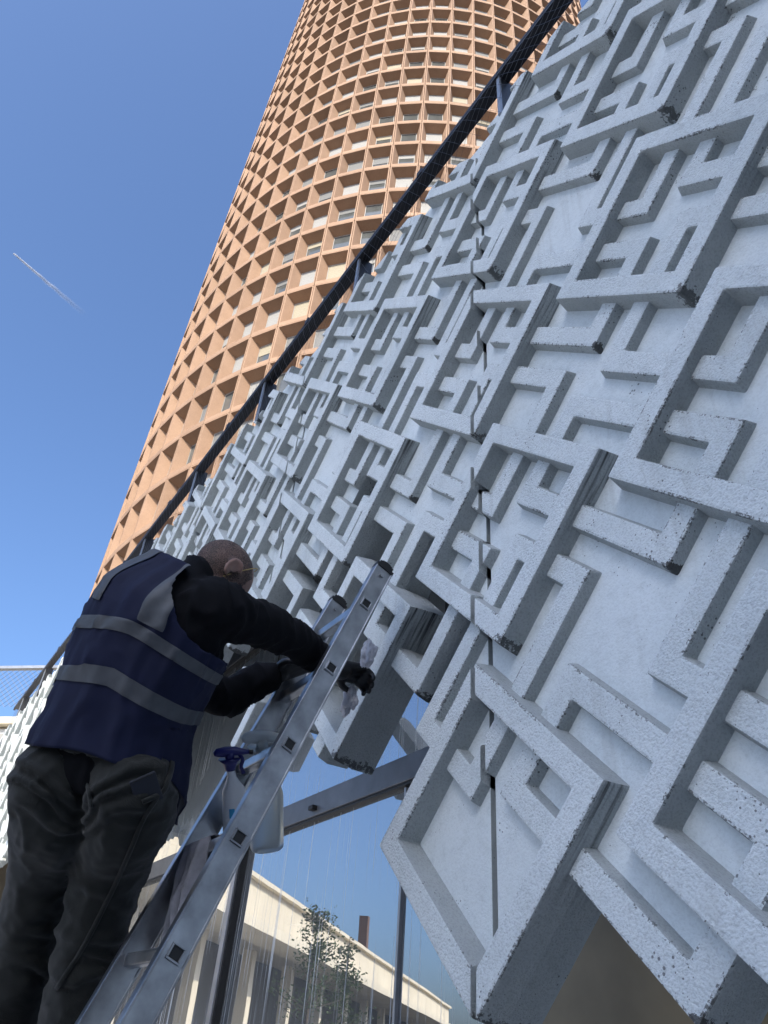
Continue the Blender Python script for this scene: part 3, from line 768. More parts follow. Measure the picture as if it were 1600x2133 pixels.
# ------------------------------------------------------------------ young trees on the plaza (seen mirrored in the glass)
M_LEAF = simple('leaf_green', (0.075, 0.11, 0.035), 0.6, 0, 0.4, 3.0)
M_BARK = simple('bark', (0.10, 0.08, 0.06), 0.9, 0, 0.3, 20)
def sapling(loc, h, seed, label):
    rd = random.Random(seed)
    t = tag(empty('young_tree', (loc[0], loc[1], GZ)), label, 'tree', 'young trees on the plaza')
    bm = bmesh.new(); tube(bm, [(0, 0, 0), (0.03, 0.02, h * .35), (-0.02, 0.03, h * .7), (0, 0, h * .97)], [0.06, 0.05, 0.03, 0.008], 8)
    tips = []
    for k in range(34):
        z = h * (0.40 + 0.57 * rd.random()); a = rd.random() * 6.283; L = (0.25 + 0.75 * rd.random()) * h * 0.26 * (1.25 - z / h)
        p0 = Vector((0, 0, z)); p1 = p0 + Vector((math.cos(a) * L, math.sin(a) * L, L * (0.3 + .5 * rd.random())))
        tube(bm, [p0, (p0 + p1) / 2 + Vector((0, 0, -.02)), p1], [0.014, 0.009, 0.004], 5); tips.append((p0, p1))
    mobj('trunk', bm, M_BARK, t, smooth=True)
    lb = bmesh.new()
    for p0, p1 in tips:
        for q in range(48):
            f = 0.25 + 0.85 * rd.random(); c = p0.lerp(p1, f) + Vector((rd.gauss(0, .09), rd.gauss(0, .09), rd.gauss(0, .08)))
            d = Vector((rd.gauss(0, 1), rd.gauss(0, 1), rd.gauss(0, .6))).normalized(); s = d.orthogonal().normalized()
            L = 0.05 + 0.05 * rd.random(); w_ = L * 0.3
            lb.faces.new([lb.verts.new(c), lb.verts.new(c + d * L * .5 + s * w_), lb.verts.new(c + d * L), lb.verts.new(c + d * L * .5 - s * w_)])
    tag(mobj('crown', lb, M_LEAF, t), kind='stuff')
    for a in (0.5, 2.6, 4.7):
        sb = bmesh.new(); tube(sb, [(math.cos(a) * .7, math.sin(a) * .7, 0), (math.cos(a) * .06, math.sin(a) * .06, h * .36)], 0.03, 8); mobj('stake', sb, M_BARK, t)
sapling((-15.77, -5.15), 4.4, 3, 'taller young staked tree mirrored in the shop glass')
sapling((-16.73, -6.57), 4.1, 9, 'shorter young staked tree mirrored in the shop glass')

# ------------------------------------------------------------------ ladder
LD = Vector((0, -0.0995, -0.2617)) / 0.28; LN = Vector((0, -LD.z, LD.y))     # down the rail, across the rail
HOLE0 = Vector((-1.85, 1.0716, 1.232)); LTOP = HOLE0 - LD * 0.175
ladder = tag(empty('leaning_ladder', (-2.0, 0.0, GZ)), 'aluminium ladder leaning on the white relief wall', 'ladder')
LO = Vector((-2.0, 0.0, GZ)); LLEN = (LTOP.z - GZ) / -LD.z
def rail_bm(x, inner):
    bm = bmesh.new(); a = Vector((x, LTOP.y, LTOP.z)) - LO; c = a + LD * LLEN
    rot = Matrix((Vector((1, 0, 0)), LN.normalized(), LD)).transposed()
    box(bm, (a + c) / 2, (0.024, 0.066, LLEN), rot, 0.003)
    for s in (-1, 1):       # rolled flanges
        box(bm, (a + c) / 2 + LN.normalized() * s * 0.0315, (0.031, 0.006, LLEN - 0.01), rot, 0.002)
    return bm
XL = -2.155
for x in (-1.85, XL):
    rl = mobj('side_rail', rail_bm(x, 0), M_ALU, ladder)
    bm = bmesh.new(); rot = Matrix((Vector((1, 0, 0)), LN.normalized(), LD)).transposed()
    a = Vector((x, LTOP.y, LTOP.z)) - LO
    n0 = []
    for k in range(9):
        t = -1 + 2 * k / 8; r = 0.036
        box(bm, a + LN.normalized() * (t * 0.031) - LD * (0.012 * math.sqrt(max(0, 1 - t * t))) , (0.030, 0.0085, 0.012 + 0.02 * math.sqrt(max(0.05, 1 - t * t))), rot)
    mobj('end_cap', bm, M_BLACKPL, rl)
    bm = bmesh.new(); tube(bm, [a + LD * 0.035 + Vector((0.012, 0, 0)), a + LD * 0.035 + Vector((0.019, 0, 0))], 0.008, 10); mobj('rivet', bm, M_ALU, rl)
k = 0
while True:
    P = HOLE0 + LD * 0.28 * k
    if P.z < GZ + 0.12: break
    c = Vector(((-1.85 + XL) / 2, P.y, P.z)) - LO
    rot = Matrix((Vector((1, 0, 0)), Vector((0, 1, 0)), Vector((0, 0, 1)))).transposed()
    bm = bmesh.new(); box(bm, c, (abs(XL + 1.85) - 0.02, 0.032, 0.028), rot, 0.004)
    for q in range(4): box(bm, c + Vector((0, -0.0115 + 0.0077 * q, 0.0145)), (abs(XL + 1.85) - 0.03, 0.003, 0.003))
    rg = mobj('rung', bm, M_ALU, ladder)
    bm = bmesh.new()
    rr = Matrix((Vector((1, 0, 0)), LN.normalized(), LD)).transposed()
    cc = P - LO + Vector((0.0125, 0, 0))
    for (dy, dz, sy, sz) in ((0, -.0155, .036, .005), (0, .0155, .036, .005), (-.0155, 0, .005, .026), (.0155, 0, .005, .026)):
        box(bm, cc + rr @ Vector((0.002, dy, dz)), (0.006, sy, sz), rr, 0.0012)
    mobj('socket_lip', bm, M_ALU, rg)
    bm = bmesh.new(); box(bm, cc, (0.003, 0.027, 0.027), rr); mobj('socket', bm, M_BLACKPL, rg)
    k += 1

# ------------------------------------------------------------------ spray bottles and cloths
def bottle(name_label, base_px, head_px, zc, h, body_mat, head_mat, label_strip, ang):
    base = W(base_px[0], base_px[1], zc); v = W(head_px[0], head_px[1], zc) - base; uz = v.normalized()
    ux = Vector((math.cos(ang), math.sin(ang), 0)); ux = (ux - uz * ux.dot(uz)).normalized(); uy = uz.cross(ux); sc = v.length / 0.285
    t = tag(empty('spray_bottle', base), name_label, 'bottle', 'spray bottles hooked on the ladder')
    t.rotation_euler = Matrix((ux, uy, uz)).transposed().to_euler(); t.scale = (sc, sc, sc)
    # flattened oval body with sloping shoulders, waisted grip and neck
    prof = [(0, .036, .026), (.006, .041, .030), (.09, .041, .030), (.135, .040, .029), (.155, .036, .027), (.175, .024, .021), (.195, .015, .015), (.215, .0135, .0135), (.225, .0135, .0135)]
    bm = bmesh.new(); rings = []
    for z, rx, ry in prof:
        off = -0.012 * max(0, (z - .14) / .09) if z < .23 else 0
        rings.append([bm.verts.new((rx * math.copysign(abs(math.cos(a)) ** .8, math.cos(a)) + off, ry * math.copysign(abs(math.sin(a)) ** .8, math.sin(a)), z * h / .225)) for a in [2 * math.pi * q / 28 for q in range(28)]])
    for i in range(len(rings) - 1):
        for q in range(28): bm.faces.new((rings[i][q], rings[i][(q + 1) % 28], rings[i + 1][(q + 1) % 28], rings[i + 1][q]))
    bm.faces.new(list(reversed(rings[0]))); bm.faces.new(rings[-1])
    bd = mobj('body', bm, body_mat, t, smooth=True)
    n = Vector((-0.012, 0, h))
    bm = bmesh.new(); tube(bm, [n + Vector((0, 0, -.006)), n + Vector((0, 0, .002)), n + Vector((0, 0, .018)), n + Vector((0, 0, .03))], [.0165, .0180, .024, .036], 20); mobj('collar', bm, head_mat, t, smooth=True)
    bm = bmesh.new()
    # sprayer head: a hooded beak flaring to both ends
    pts = [(-.050, 0, .050), (-.040, 0, .053), (-.015, 0, .054), (.015, 0, .053), (.045, 0, .047), (.062, 0, .044)]
    tube(bm, [n + Vector(p) for p in pts], [.007, .014, .017, .015, .010, .007], 14, True, 0.75)
    tube(bm, [n + Vector((0, 0, .02)), n + Vector((0, 0, .05))], [.013, .017], 14)
    hd = mobj('sprayer_head', bm, head_mat, t, smooth=True)
    bm = bmesh.new(); tube(bm, catmull([n + Vector((.030, 0, .042)), n + Vector((.040, 0, .022)), n + Vector((.034, 0, .0)), n + Vector((.042, 0, -.022))], 4), [.0055] * 13, 8, True, 1.4); mobj('trigger', bm, head_mat, hd, smooth=True)
    bm = bmesh.new(); tube(bm, [n + Vector((.062, 0, .044)), n + Vector((.074, 0, .042))], .0075, 10); mobj('nozzle', bm, M_BLACKPL if label_strip else head_mat, hd)
    if label_strip:
        for (z0, z1, a0, a1, mt) in ((.055, .125, -2.3, -0.7, simple('label_white', (0.62, 0.64, 0.66), 0.5)), (.075, .105, -2.0, -1.62, simple('label_cyan', (0.03, 0.30, 0.55), 0.5)), (.082, .100, -1.5, -1.05, simple('label_dark', (0.05, 0.10, 0.22), 0.5)), (.060, .066, -2.0, -1.1, bpy.data.materials['label_dark'] if 'label_dark' in bpy.data.materials else M_BLACKPL)):
            bm = bmesh.new(); R0 = 1.012 if mt.name == 'label_white' else 1.03
            rows = []
            for z in (z0, z1):
                rows.append([bm.verts.new((.041 * R0 * math.copysign(abs(math.cos(a)) ** .8, math.cos(a)), .030 * R0 * math.copysign(abs(math.sin(a)) ** .8, math.sin(a)), z * h / .225)) for a in [a0 + (a1 - a0) * q / 10 for q in range(11)]])
            for q in range(10): bm.faces.new((rows[0][q], rows[0][q + 1], rows[1][q + 1], rows[1][q]))
            mobj('label', bm, mt, bd, smooth=True)
    return t
M_WPL = simple('white_plastic', (0.62, 0.65, 0.67), 0.4, 0, 0.05)
M_BLUE = simple('blue_plastic', (0.008, 0.010, 0.11), 0.35, 0, 0.1)
mt, nt, b = new_mat('clear_plastic'); b.inputs['Base Color'].default_value = (0.62, 0.67, 0.68, 1); b.inputs['Roughness'].default_value = 0.3; b.inputs['Transmission Weight'].default_value = 0.6; b.inputs['IOR'].default_value = 1.25
M_CLEAR = mt
RUNG2 = HOLE0 + LD * 0.28 * 2
bottle('white spray bottle with blue head hooked on the ladder', (492, 1745), (486, 1560), 2.12, 0.225, M_WPL, M_BLUE, True, R_(78))
bottle('translucent spray bottle with clear head behind the ladder rail', (556, 1768), (556, 1528), 2.20, 0.225, M_CLEAR, M_CLEAR, False, R_(78))

def drape(name, label, p0, p1, drop, mat, seed, waves=3.0, amp=0.022, back=0.10):
    """a cloth thrown over a rung from p0 to p1, hanging down both sides in folds"""
    bm = bmesh.new(); nu, nv = 26, 44; p0 = Vector(p0); p1 = Vector(p1); ux = (p1 - p0); g = []
    base = (p0 + p1) / 2
    for i in range(nu):
        u = i / (nu - 1); row = []
        for j in range(nv):
            v = j / (nv - 1); s = -back + v * (back + drop)
            gather = 1 - 0.45 * min(1, abs(s) / drop) + 0.12 * noise.noise(Vector((u * 2, v * 3, seed)))
            c = base + ux * ((u - 0.5) * gather)
            fold = math.sin(u * waves * 6.28 + 2.2 * noise.noise(Vector((u * 1.5, v * 1.2, seed + 4)))) * amp * min(1, 0.25 + abs(s) * 4) + noise.noise(Vector((u * 5, v * 5, seed))) * 0.012
            if s < 0: q = Vector((0, 0.022, 0.016 + s)) + Vector((0, fold * .5, 0))
            elif s < 0.05: a = s / 0.05 * math.pi; q = Vector((0, 0.022 * math.cos(a), 0.016 + 0.014 * math.sin(a)))
            else: q = Vector((0.02 * noise.noise(Vector((v * 3, 1, seed))), -0.024 - fold - 0.01 * abs(s), 0.016 - (s - 0.05) * (1 - 0.12 * u)))
            row.append(bm.verts.new(c + q - base))
        g.append(row)
    for i in range(nu - 1):
        for j in range(nv - 1): bm.faces.new((g[i][j], g[i + 1][j], g[i + 1][j + 1], g[i][j + 1]))
    me = bpy.data.meshes.new(name); bm.to_mesh(me); bm.free()
    for p in me.polygons: p.use_smooth = True
    o = mobj(name, me, mat, None, base)
    md = o.modifiers.new('t', 'SOLIDIFY'); md.thickness = 0.0025
    return tag(o, label, 'cloth')
RUNG3 = HOLE0 + LD * 0.28 * 3
drape('cleaning_cloth', 'dark grey cloth hanging over a lower rung of the ladder', (-2.14, RUNG3.y, RUNG3.z), (-1.98, RUNG3.y, RUNG3.z), 0.33, simple('dark_grey_cloth', (0.20, 0.202, 0.225), 0.9, 0, 0.25, 25, 0.4, 900, 0.0006), 2.0)

# ------------------------------------------------------------------ the window cleaner
F_ = Vector((-0.78, 0.62, 0)).normalized(); RV = Vector((F_.y, -F_.x, 0))
PEL = W(222, 1598, 2.03); WAI = W(262, 1468, 2.06); CHE = W(338, 1305, 2.11); NEB = W(415, 1208, 2.18); HEAD = W(466, 1200, 2.22)
SHR = W(452, 1268, 2.08); ELR = W(585, 1318, 2.25); WRR = W(700, 1392, 2.46); HDR = W(738, 1402, 2.52)
SHL = CHE - RV * 0.165 + (NEB - CHE) * 0.42; ELL = W(455, 1452, 2.36); WRL = W(565, 1408, 2.46); HDL = W(615, 1388, 2.47)
HIPR = PEL + RV * 0.095 - Vector((0, 0, 0.03)); HIPL = PEL - RV * 0.095 - Vector((0, 0, 0.03))
KNR = W(208, 1885, 1.99); KNL = W(78, 1860, 2.06)
FTR = W(92, 2390, 1.90); FTL = W(-30, 2370, 2.0)

def limb(bm, pts, rads, n=5, seg=18, flat=1.0):
    P = catmull(pts, n); k = len(pts) - 1; rr = []
    for i in range(len(P)):
        t = i / n; a = min(int(t), k - 1); f = t - a; f = f * f * (3 - 2 * f)
        rr.append(rads[a] * (1 - f) + rads[a + 1] * f)
    tube(bm, P, rr, seg, True, flat)
    for p, r in ((P[0], rr[0]), (P[-1], rr[-1])):
        bmesh.ops.create_icosphere(bm, subdivisions=2, radius=r * 0.995, matrix=Matrix.Translation(p))
def ell(bm, c, rx, ry, rz, X=None, Y=None, Z=None):
    X = X or RV; Y = Y or F_; Z = Z or Vector((0, 0, 1))
    M = Matrix.Translation(c) @ Matrix((X, Y, Z)).transposed().to_4x4() @ Matrix.Diagonal((rx, ry, rz, 1))
    bmesh.ops.create_icosphere(bm, subdivisions=3, radius=1.0, matrix=M)
def torso_ring(c, axis, rx, ry, seg=40, sq=0.85):
    z = axis.normalized(); x = (RV - z * RV.dot(z)).normalized(); y = z.cross(x)
    return [c + x * (rx * math.copysign(abs(math.cos(a)) ** sq, math.cos(a))) + y * (ry * math.copysign(abs(math.sin(a)) ** sq, math.sin(a))) for a in [2 * math.pi * q / seg for q in range(seg)]]
SP = [PEL - (WAI - PEL) * 0.28, PEL, WAI, CHE, NEB - (NEB - CHE) * 0.12, NEB]
def spine(s):          # s in 0..1 -> centre, axis, half width, half depth
    keys = [(0.0, SP[0], .195, .150), (0.14, SP[1], .193, .152), (0.40, SP[2], .182, .142), (0.76, SP[3], .198, .138), (0.93, SP[4], .150, .100), (1.0, SP[5], .075, .070)]
    P = [k_[1] for k_ in keys]; ts = [k_[0] for k_ in keys]
    i = 0
    while i < len(ts) - 2 and s > ts[i + 1]: i += 1
    f = (s - ts[i]) / (ts[i + 1] - ts[i])
    Q = [P[max(i - 1, 0)], P[i], P[i + 1], P[min(i + 2, len(P) - 1)]]
    c = 0.5 * ((2 * Q[1]) + (Q[2] - Q[0]) * f + (2 * Q[0] - 5 * Q[1] + 4 * Q[2] - Q[3]) * f * f + (3 * Q[1] - Q[0] - 3 * Q[2] + Q[3]) * f ** 3)
    ax = (P[i + 1] - P[i]).normalized(); nx = (P[min(i + 2, len(P) - 1)] - P[min(i + 1, len(P) - 2)]).normalized(); ax = ax.lerp(nx, f * .5).normalized()
    g = f * f * (3 - 2 * f)
    return c, ax, keys[i][2] * (1 - g) + keys[i + 1][2] * g, keys[i][3] * (1 - g) + keys[i + 1][3] * g
def torso_solid(bm, grow, s0=0.0, s1=1.0, n=22):
    rings = []
    for i in range(n + 1):
        c, ax, rx, ry = spine(s0 + (s1 - s0) * i / n)
        rings.append([bm.verts.new(p) for p in torso_ring(c, ax, rx + grow, ry + grow)])
    for i in range(n):
        for q in range(40): bm.faces.new((rings[i][q], rings[i][(q + 1) % 40], rings[i + 1][(q + 1) % 40], rings[i + 1][q]))
    bm.faces.new(list(reversed(rings[0]))); bm.faces.new(rings[-1])

person = tag(empty('person', (PEL.x, PEL.y, FTR.z)), 'bald window cleaner in navy reflective vest and dark trousers, leaning on the ladder', 'person')
PO = Vector((PEL.x, PEL.y, FTR.z))
def ppart(nm, me, mat, parent=person):
    o = mobj(nm, me, mat, parent)
    if parent is person: o.location = -PO
    return o
# --- body
HF = Vector((-0.25, 0.95, -0.85)).normalized(); HX = Vector((0.95, 0.20, 0)); HX = HX - HF * HX.dot(HF); HX.normalize(); HU = HX.cross(HF)
bm = bmesh.new()
torso_solid(bm, -0.022)
limb(bm, [NEB - (NEB - CHE) * 0.2, NEB.lerp(HEAD, .45), HEAD - HU * 0.03], [.062, .057, .055])
ell(bm, HEAD + HU * 0.012 - HF * 0.012, .077, .098, .092, HX, HF, HU)            # cranium
ell(bm, HEAD - HU * 0.05 + HF * 0.035, .062, .070, .075, HX, HF, HU)             # face and jaw
ell(bm, HEAD - HU * 0.04 + HF * 0.105, .013, .020, .024, HX, HF, HU)             # nose
ell(bm, HEAD - HU * 0.098 + HF * 0.062, .030, .030, .022, HX, HF, HU)            # chin
ell(bm, HEAD - HU * 0.008 + HF * 0.075, .050, .018, .012, HX, HF, HU)            # brow
ell(bm, HEAD - HU * 0.074 + HF * 0.094, .024, .012, .009, HX, HF, HU)            # mouth
for s in (-1, 1):
    EC = HEAD - HU * 0.026 + HX * s * 0.077 - HF * 0.006; eo = (HX * s * 0.9 - HF * 0.45).normalized()
    limb(bm, [EC + HF * (0.020 * math.cos(t)) + HU * (0.032 * math.sin(t)) + eo * (0.010 if 0 < t_ < 6 else 0.0) for t_, t in enumerate([0.5, 1.1, 1.7, 2.5, 3.3, 4.1, 4.8])], [.006, .0065, .0065, .006, .006, .007, .008], 3, 10)
    ell(bm, EC + HU * 0.002, .006, .013, .020, HX, HF, HU)
limb(bm, [SHR, ELR, WRR, WRR.lerp(HDR, .5)], [.050, .040, .029, .020]); limb(bm, [SHL, ELL, WRL, WRL.lerp(HDL, .5)], [.050, .040, .029, .020])
limb(bm, [HIPR, KNR, FTR], [.075, .052, .04]); limb(bm, [HIPL, KNL, FTL], [.075, .052, .04])
mt, nt, b = new_mat('skin')
g = N(nt, 'ShaderNodeNewGeometry')
nz = N(nt, 'ShaderNodeTexNoise', Scale=35.0, Detail=5.0); nt.links.new(g.outputs['Position'], nz.inputs['Vector'])
r = ramp(nt, nz.outputs['Fac'], [(0.3, (0.21, 0.115, 0.088)), (0.7, (0.30, 0.175, 0.135))]); nt.links.new(r.outputs[0], b.inputs['Base Color'])
b.inputs['Roughness'].default_value = 0.5; b.inputs['Subsurface Weight'].default_value = 0.08; b.inputs['Subsurface Radius'].default_value = (0.01, 0.004, 0.002)
M_SKIN = mt
body_me = remesh(bm, 0.007, 3, 0.4)
body = ppart('body', body_me, M_SKIN)
# --- cropped hair: a thin shell on the sides and back of the head
bm = bmesh.new(); bm.from_mesh(body_me); bm.normal_update()
dele = []
for f in bm.faces:
    c = f.calc_center_median() - HEAD; x = c.dot(HX); y = c.dot(HF); z = c.dot(HU)
    edge = 0.012 * noise.noise(c * 30)
    ok = c.length < 0.125 and z > -0.075 + edge and z < 0.098 + edge - 0.8 * max(0, y + .03) and y < 0.045 + edge and not (abs(x) > 0.080)
    if not ok: dele.append(f)
bmesh.ops.delete(bm, geom=dele, context='FACES')
for v in bm.verts: v.co += v.normal * 0.0014
mt, nt, b = new_mat('cropped_grey_hair')
g = N(nt, 'ShaderNodeNewGeometry'); nz = N(nt, 'ShaderNodeTexNoise', Scale=420.0, Detail=2.0); nt.links.new(g.outputs['Position'], nz.inputs['Vector'])
nz3 = N(nt, 'ShaderNodeTexNoise', Scale=22.0, Detail=3.0); nt.links.new(g.outputs['Position'], nz3.inputs['Vector'])
nt.links.new(ramp(nt, nz.outputs['Fac'], [(0.4, (0.045, 0.037, 0.034)), (0.65, (0.15, 0.115, 0.10))]).outputs[0], b.inputs['Base Color'])
nt.links.new(math_n(nt, 'MULTIPLY', ramp(nt, nz3.outputs['Fac'], [(0.25, (.45, .45, .45)), (0.55, (1, 1, 1))]).outputs[0], ramp(nt, nz.outputs['Fac'], [(0.38, (.95, .95, .95)), (0.62, (.30, .30, .30))]).outputs[0]), b.inputs['Alpha']); b.inputs['Roughness'].default_value = 0.9
hair_me = bpy.data.meshes.new('hair'); bm.to_mesh(hair_me); bm.free()
for p in hair_me.polygons: p.use_smooth = True
ppart('hair', hair_me, mt)
# --- glasses cord over the ear and crown
bm = bmesh.new(); pts = []
for t in range(15):
    a = -0.75 + 2.15 * t / 14
    pts.append(HEAD + HX * (0.081 * math.cos(a)) + HU * (0.012 + 0.096 * math.sin(a)) + HF * (0.012 + 0.02 * math.sin(a)))
tube(bm, catmull(pts, 3), 0.0016, 6); cord_me = to_me(bm, 'elastic_cord', simple('yellow_cord', (0.42, 0.30, 0.10), 0.6)); ppart('elastic_cord', cord_me, None)

# --- jumper with sleeves
def wrinkle(me, amp, freq, seed, axis=None, squash=0.35):
    vs_ = me.vertices; nrm = [v.normal.copy() for v in vs_]
    for v, n in zip(vs_, nrm):
        p = v.co.copy()
        q = Vector((p.x * freq, p.y * freq, p.z * freq))
        if axis is not None:
            al = axis.dot(p); q = (p - axis * al) * freq * squash + axis * al * freq
        d = noise.noise(q + Vector((seed, 0, 0))) + 0.5 * noise.noise(q * 2.1 + Vector((0, seed, 0)))
        v.co = p + n * (amp * (1.9 * (1 - min(1, abs(d))) ** 4 - 0.6))
    me.update()
bm = bmesh.new(); torso_solid(bm, -0.004, 0.02, 0.97)
limb(bm, [NEB - (NEB - CHE) * 0.35, NEB - (NEB - CHE) * 0.02, NEB.lerp(HEAD, .22)], [.085, .078, .070])
limb(bm, [SHR - RV * .05, SHR, SHR.lerp(ELR, .5), ELR, ELR.lerp(WRR, .55), WRR - (WRR - ELR) * .12], [.085, .086, .069, .061, .052, .043], 6, 22)
limb(bm, [SHL + RV * .05, SHL, SHL.lerp(ELL, .5), ELL, ELL.lerp(WRL, .5), WRL - (WRL - ELL) * .10], [.075, .075, .068, .062, .058, .058], 6, 22)
jm = remesh(bm, 0.009, 5, 0.5)
wrinkle(jm, 0.006, 17.0, 3.1, (ELR - SHR).normalized(), 0.5)
M_JUMPER = simple('black_fleece', (0.0045, 0.0048, 0.0065), 0.95, 0, 0.25, 30, 0.5, 700, 0.0008, 0.2)
jump = ppart('jumper', jm, M_JUMPER)

# --- navy vest over it: a lofted shell, open armholes, longer at the front
def vest_pt(s, q, seg, grow, sb):
    """point on the vest: q index round the body (0 = his right, seg/4 = front)"""
    c, ax, rx, ry = spine(max(s, 0.0))
    z = ax; x = (RV - z * RV.dot(z)).normalized(); y = z.cross(x)
    a = 2 * math.pi * q / seg; sq = 0.85
    flare = 0.020 * (1 - min(1, max(s, 0) / 0.35))
    g = grow + flare + 0.006
    p = c + x * ((rx + g) * math.copysign(abs(math.cos(a)) ** sq, math.cos(a))) + y * ((ry + g) * math.copysign(abs(math.sin(a)) ** sq, math.sin(a)))
    n = (p - c).normalized()
    if s < 0: p = p + (SP[0] - SP[1]).normalized() * (-s) * 0.48 + Vector((0, 0, s * 0.35))
    fold = 0.010 * (1 - min(1, max(s, 0) / 0.85)) * (noise.noise(Vector((math.cos(a) * 3.4, math.sin(a) * 3.4, s * 1.1 + 2))) + 0.5 * noise.noise(Vector((math.cos(a) * 8, math.sin(a) * 8, s * 2.2 + 9))))
    q1 = Vector((math.cos(a) * 2.6, math.sin(a) * 2.6, s * 1.4 + 5)); fold += 0.012 * ((1 - abs(noise.noise(q1 * 1.5))) ** 6 - 0.2) + 0.0045 * ((1 - abs(noise.noise(q1 * 4.1 + Vector((2, 9, 4))))) ** 5 - 0.25) + 0.003 * noise.noise(p * 14)
    return p + n * fold
SEG = 96
def hem_s(q):
    a = 2 * math.pi * q / SEG
    return 0.235 - 0.34 * max(0, math.cos(a - 0.70)) ** 4 - 0.05 * max(0, -math.cos(a)) + 0.01 * math.sin(3 * a)
def vest_shell(sfun0, sfun1, qs, ns, grow, cull=None, th=0.003):
    bm = bmesh.new(); G = []
    for q in qs:
        s0, s1 = sfun0(q), sfun1(q)
        G.append([bm.verts.new(vest_pt(s0 + (s1 - s0) * i / ns, q, SEG, grow, 0)) for i in range(ns + 1)])
    closed = len(qs) == SEG
    for i in range(len(qs) if closed else len(qs) - 1):
        A, B = G[i], G[(i + 1) % len(qs)]
        for k_ in range(ns):
            f = (A[k_], B[k_], B[k_ + 1], A[k_ + 1])
            if cull and cull(sum((v.co for v in f), Vector()) / 4): continue
            bm.faces.new(f)
    bmesh.ops.delete(bm, geom=[v for v in bm.verts if not v.link_faces], context='VERTS')
    if cull:
        for _ in range(6): bmesh.ops.smooth_vert(bm, verts=[v for v in bm.verts if v.is_boundary and (v.co - SHR).length < 0.25 or v.is_boundary and (v.co - SHL).length < 0.25], factor=0.5, use_axis_x=True, use_axis_y=True, use_axis_z=True)
    bmesh.ops.recalc_face_normals(bm, faces=bm.faces[:])
    me = bpy.data.meshes.new('vest'); bm.to_mesh(me); bm.free()
    for p in me.polygons: p.use_smooth = True
    return me
def armhole(c):
    for S, E_, RR in ((SHR, ELR, 0.138), (SHL, ELL, 0.095)):
        ax = (E_ - S).normalized(); d = c - (S - ax * 0.05); al = d.dot(ax); rad = (d - ax * al).length
        if al > 0 and rad < RR: return True
        if (c - S).length < RR: return True
    return False
M_VEST = simple('navy_vest_cloth', (0.0048, 0.0082, 0.034), 0.75, 0, 0.15, 9, 0.35, 1100, 0.0005, 0.3)
M_REFL = simple('grey_reflective_tape', (0.062, 0.068, 0.078), 0.55, 0.1, 0.12, 40, 0.3, 1500, 0.0004)
vest = ppart('vest', vest_shell(hem_s, lambda q: 0.985, list(range(SEG)), 60, 0.010, armhole), M_VEST)
vest.modifiers.new('t', 'SOLIDIFY').thickness = 0.003
for (s0, s1) in ((0.470, 0.535), (0.655, 0.720)):
    dip = lambda q: 0.085 * max(0, -math.cos(2 * math.pi * q / SEG)) + 0.03 * max(0, math.cos(2 * math.pi * q / SEG)); f0 = lambda q, s0=s0: s0 - dip(q); f1 = lambda q, s1=s1: s1 - dip(q)
    me = vest_shell(f0, f1, list(range(SEG)), 6, 0.0138, armhole); o = mobj('reflective_band', me, M_REFL, vest)
for (qa, qb) in ((58, 63.5), (71.5, 77.5)):
    me = vest_shell(lambda q: 0.715, lambda q: 0.965, [qa + (qb - qa) * i / 7 for i in range(8)], 26, 0.0145, armhole); mobj('reflective_brace', me, M_REFL, vest)

# --- trousers
bm = bmesh.new()
ell(bm, PEL + Vector((0, 0, .02)), .180, .135, .150)
for s, H in ((1, HIPR), (-1, HIPL)): ell(bm, H - F_ * 0.060 - Vector((0, 0, .03)) + RV * s * .012, .108, .105, .125)
limb(bm, [HIPR + Vector((0, 0, .05)), HIPR - Vector((0, 0, .08)), HIPR.lerp(KNR, .6), KNR, KNR.lerp(FTR, .45), FTR], [.108, .120, .104, .090, .086, .074], 6, 26)
limb(bm, [HIPL + Vector((0, 0, .05)), HIPL - Vector((0, 0, .08)), HIPL.lerp(KNL, .6), KNL, KNL.lerp(FTL, .45), FTL], [.108, .120, .104, .090, .086, .074], 6, 26)
limb(bm, [PEL + Vector((0, 0, .02)), WAI.lerp(PEL, .62)], [.150, .155], 5, 26, 0.8)
tm_ = remesh(bm, 0.009, 4, 0.5)
# folds: diagonal creases under the seat and round the knees, seat seam
for v in tm_.vertices:
    n = v.normal.copy(); p = v.co.copy(); l = p - PEL
    lat = l.dot(RV); bk = -l.dot(F_); z = l.z
    d = 0.0
    if bk > 0: d -= 0.016 * math.exp(-(lat / 0.012) ** 2) * (1 if z > -0.2 else 0)
    for (zc_, sl_, w_, am) in ((-0.10, 0.55, 0.012, .010), (-0.135, 0.45, 0.010, .009), (-0.17, 0.30, 0.011, .008), (-0.30, -0.25, 0.014, .005), (-0.39, 0.2, 0.016, .009), (-0.43, -0.15, 0.013, .008), (-0.47, 0.25, 0.013, .007)):
        t = z - zc_ - sl_ * (abs(lat) - 0.05) + 0.025 * noise.noise(p * 9); fade = 1.0 / (1 + (max(0, abs(lat) - .16) / .03) ** 2)
        d += am * (math.exp(-(t / w_) ** 2) - 0.7 * math.exp(-((t + 1.7 * w_) / w_) ** 2)) * fade
    q1 = Vector((p.x * 9 + p.z * 5, p.y * 9, p.z * 13 - lat * 7)); d += 0.0065 * ((1 - abs(noise.noise(q1))) ** 5 - 0.35) + 0.0025 * ((1 - abs(noise.noise(q1 * 2.3 + Vector((3, 1, 7))))) ** 4 - 0.3) + 0.002 * noise.noise(p * 40)
    v.co = p + n * d
tm_.update()
mt, nt, b = new_mat('dark_corduroy')
g = N(nt, 'ShaderNodeNewGeometry'); nz = N(nt, 'ShaderNodeTexNoise', Scale=7.0, Detail=5.0); nt.links.new(g.outputs['Position'], nz.inputs['Vector'])
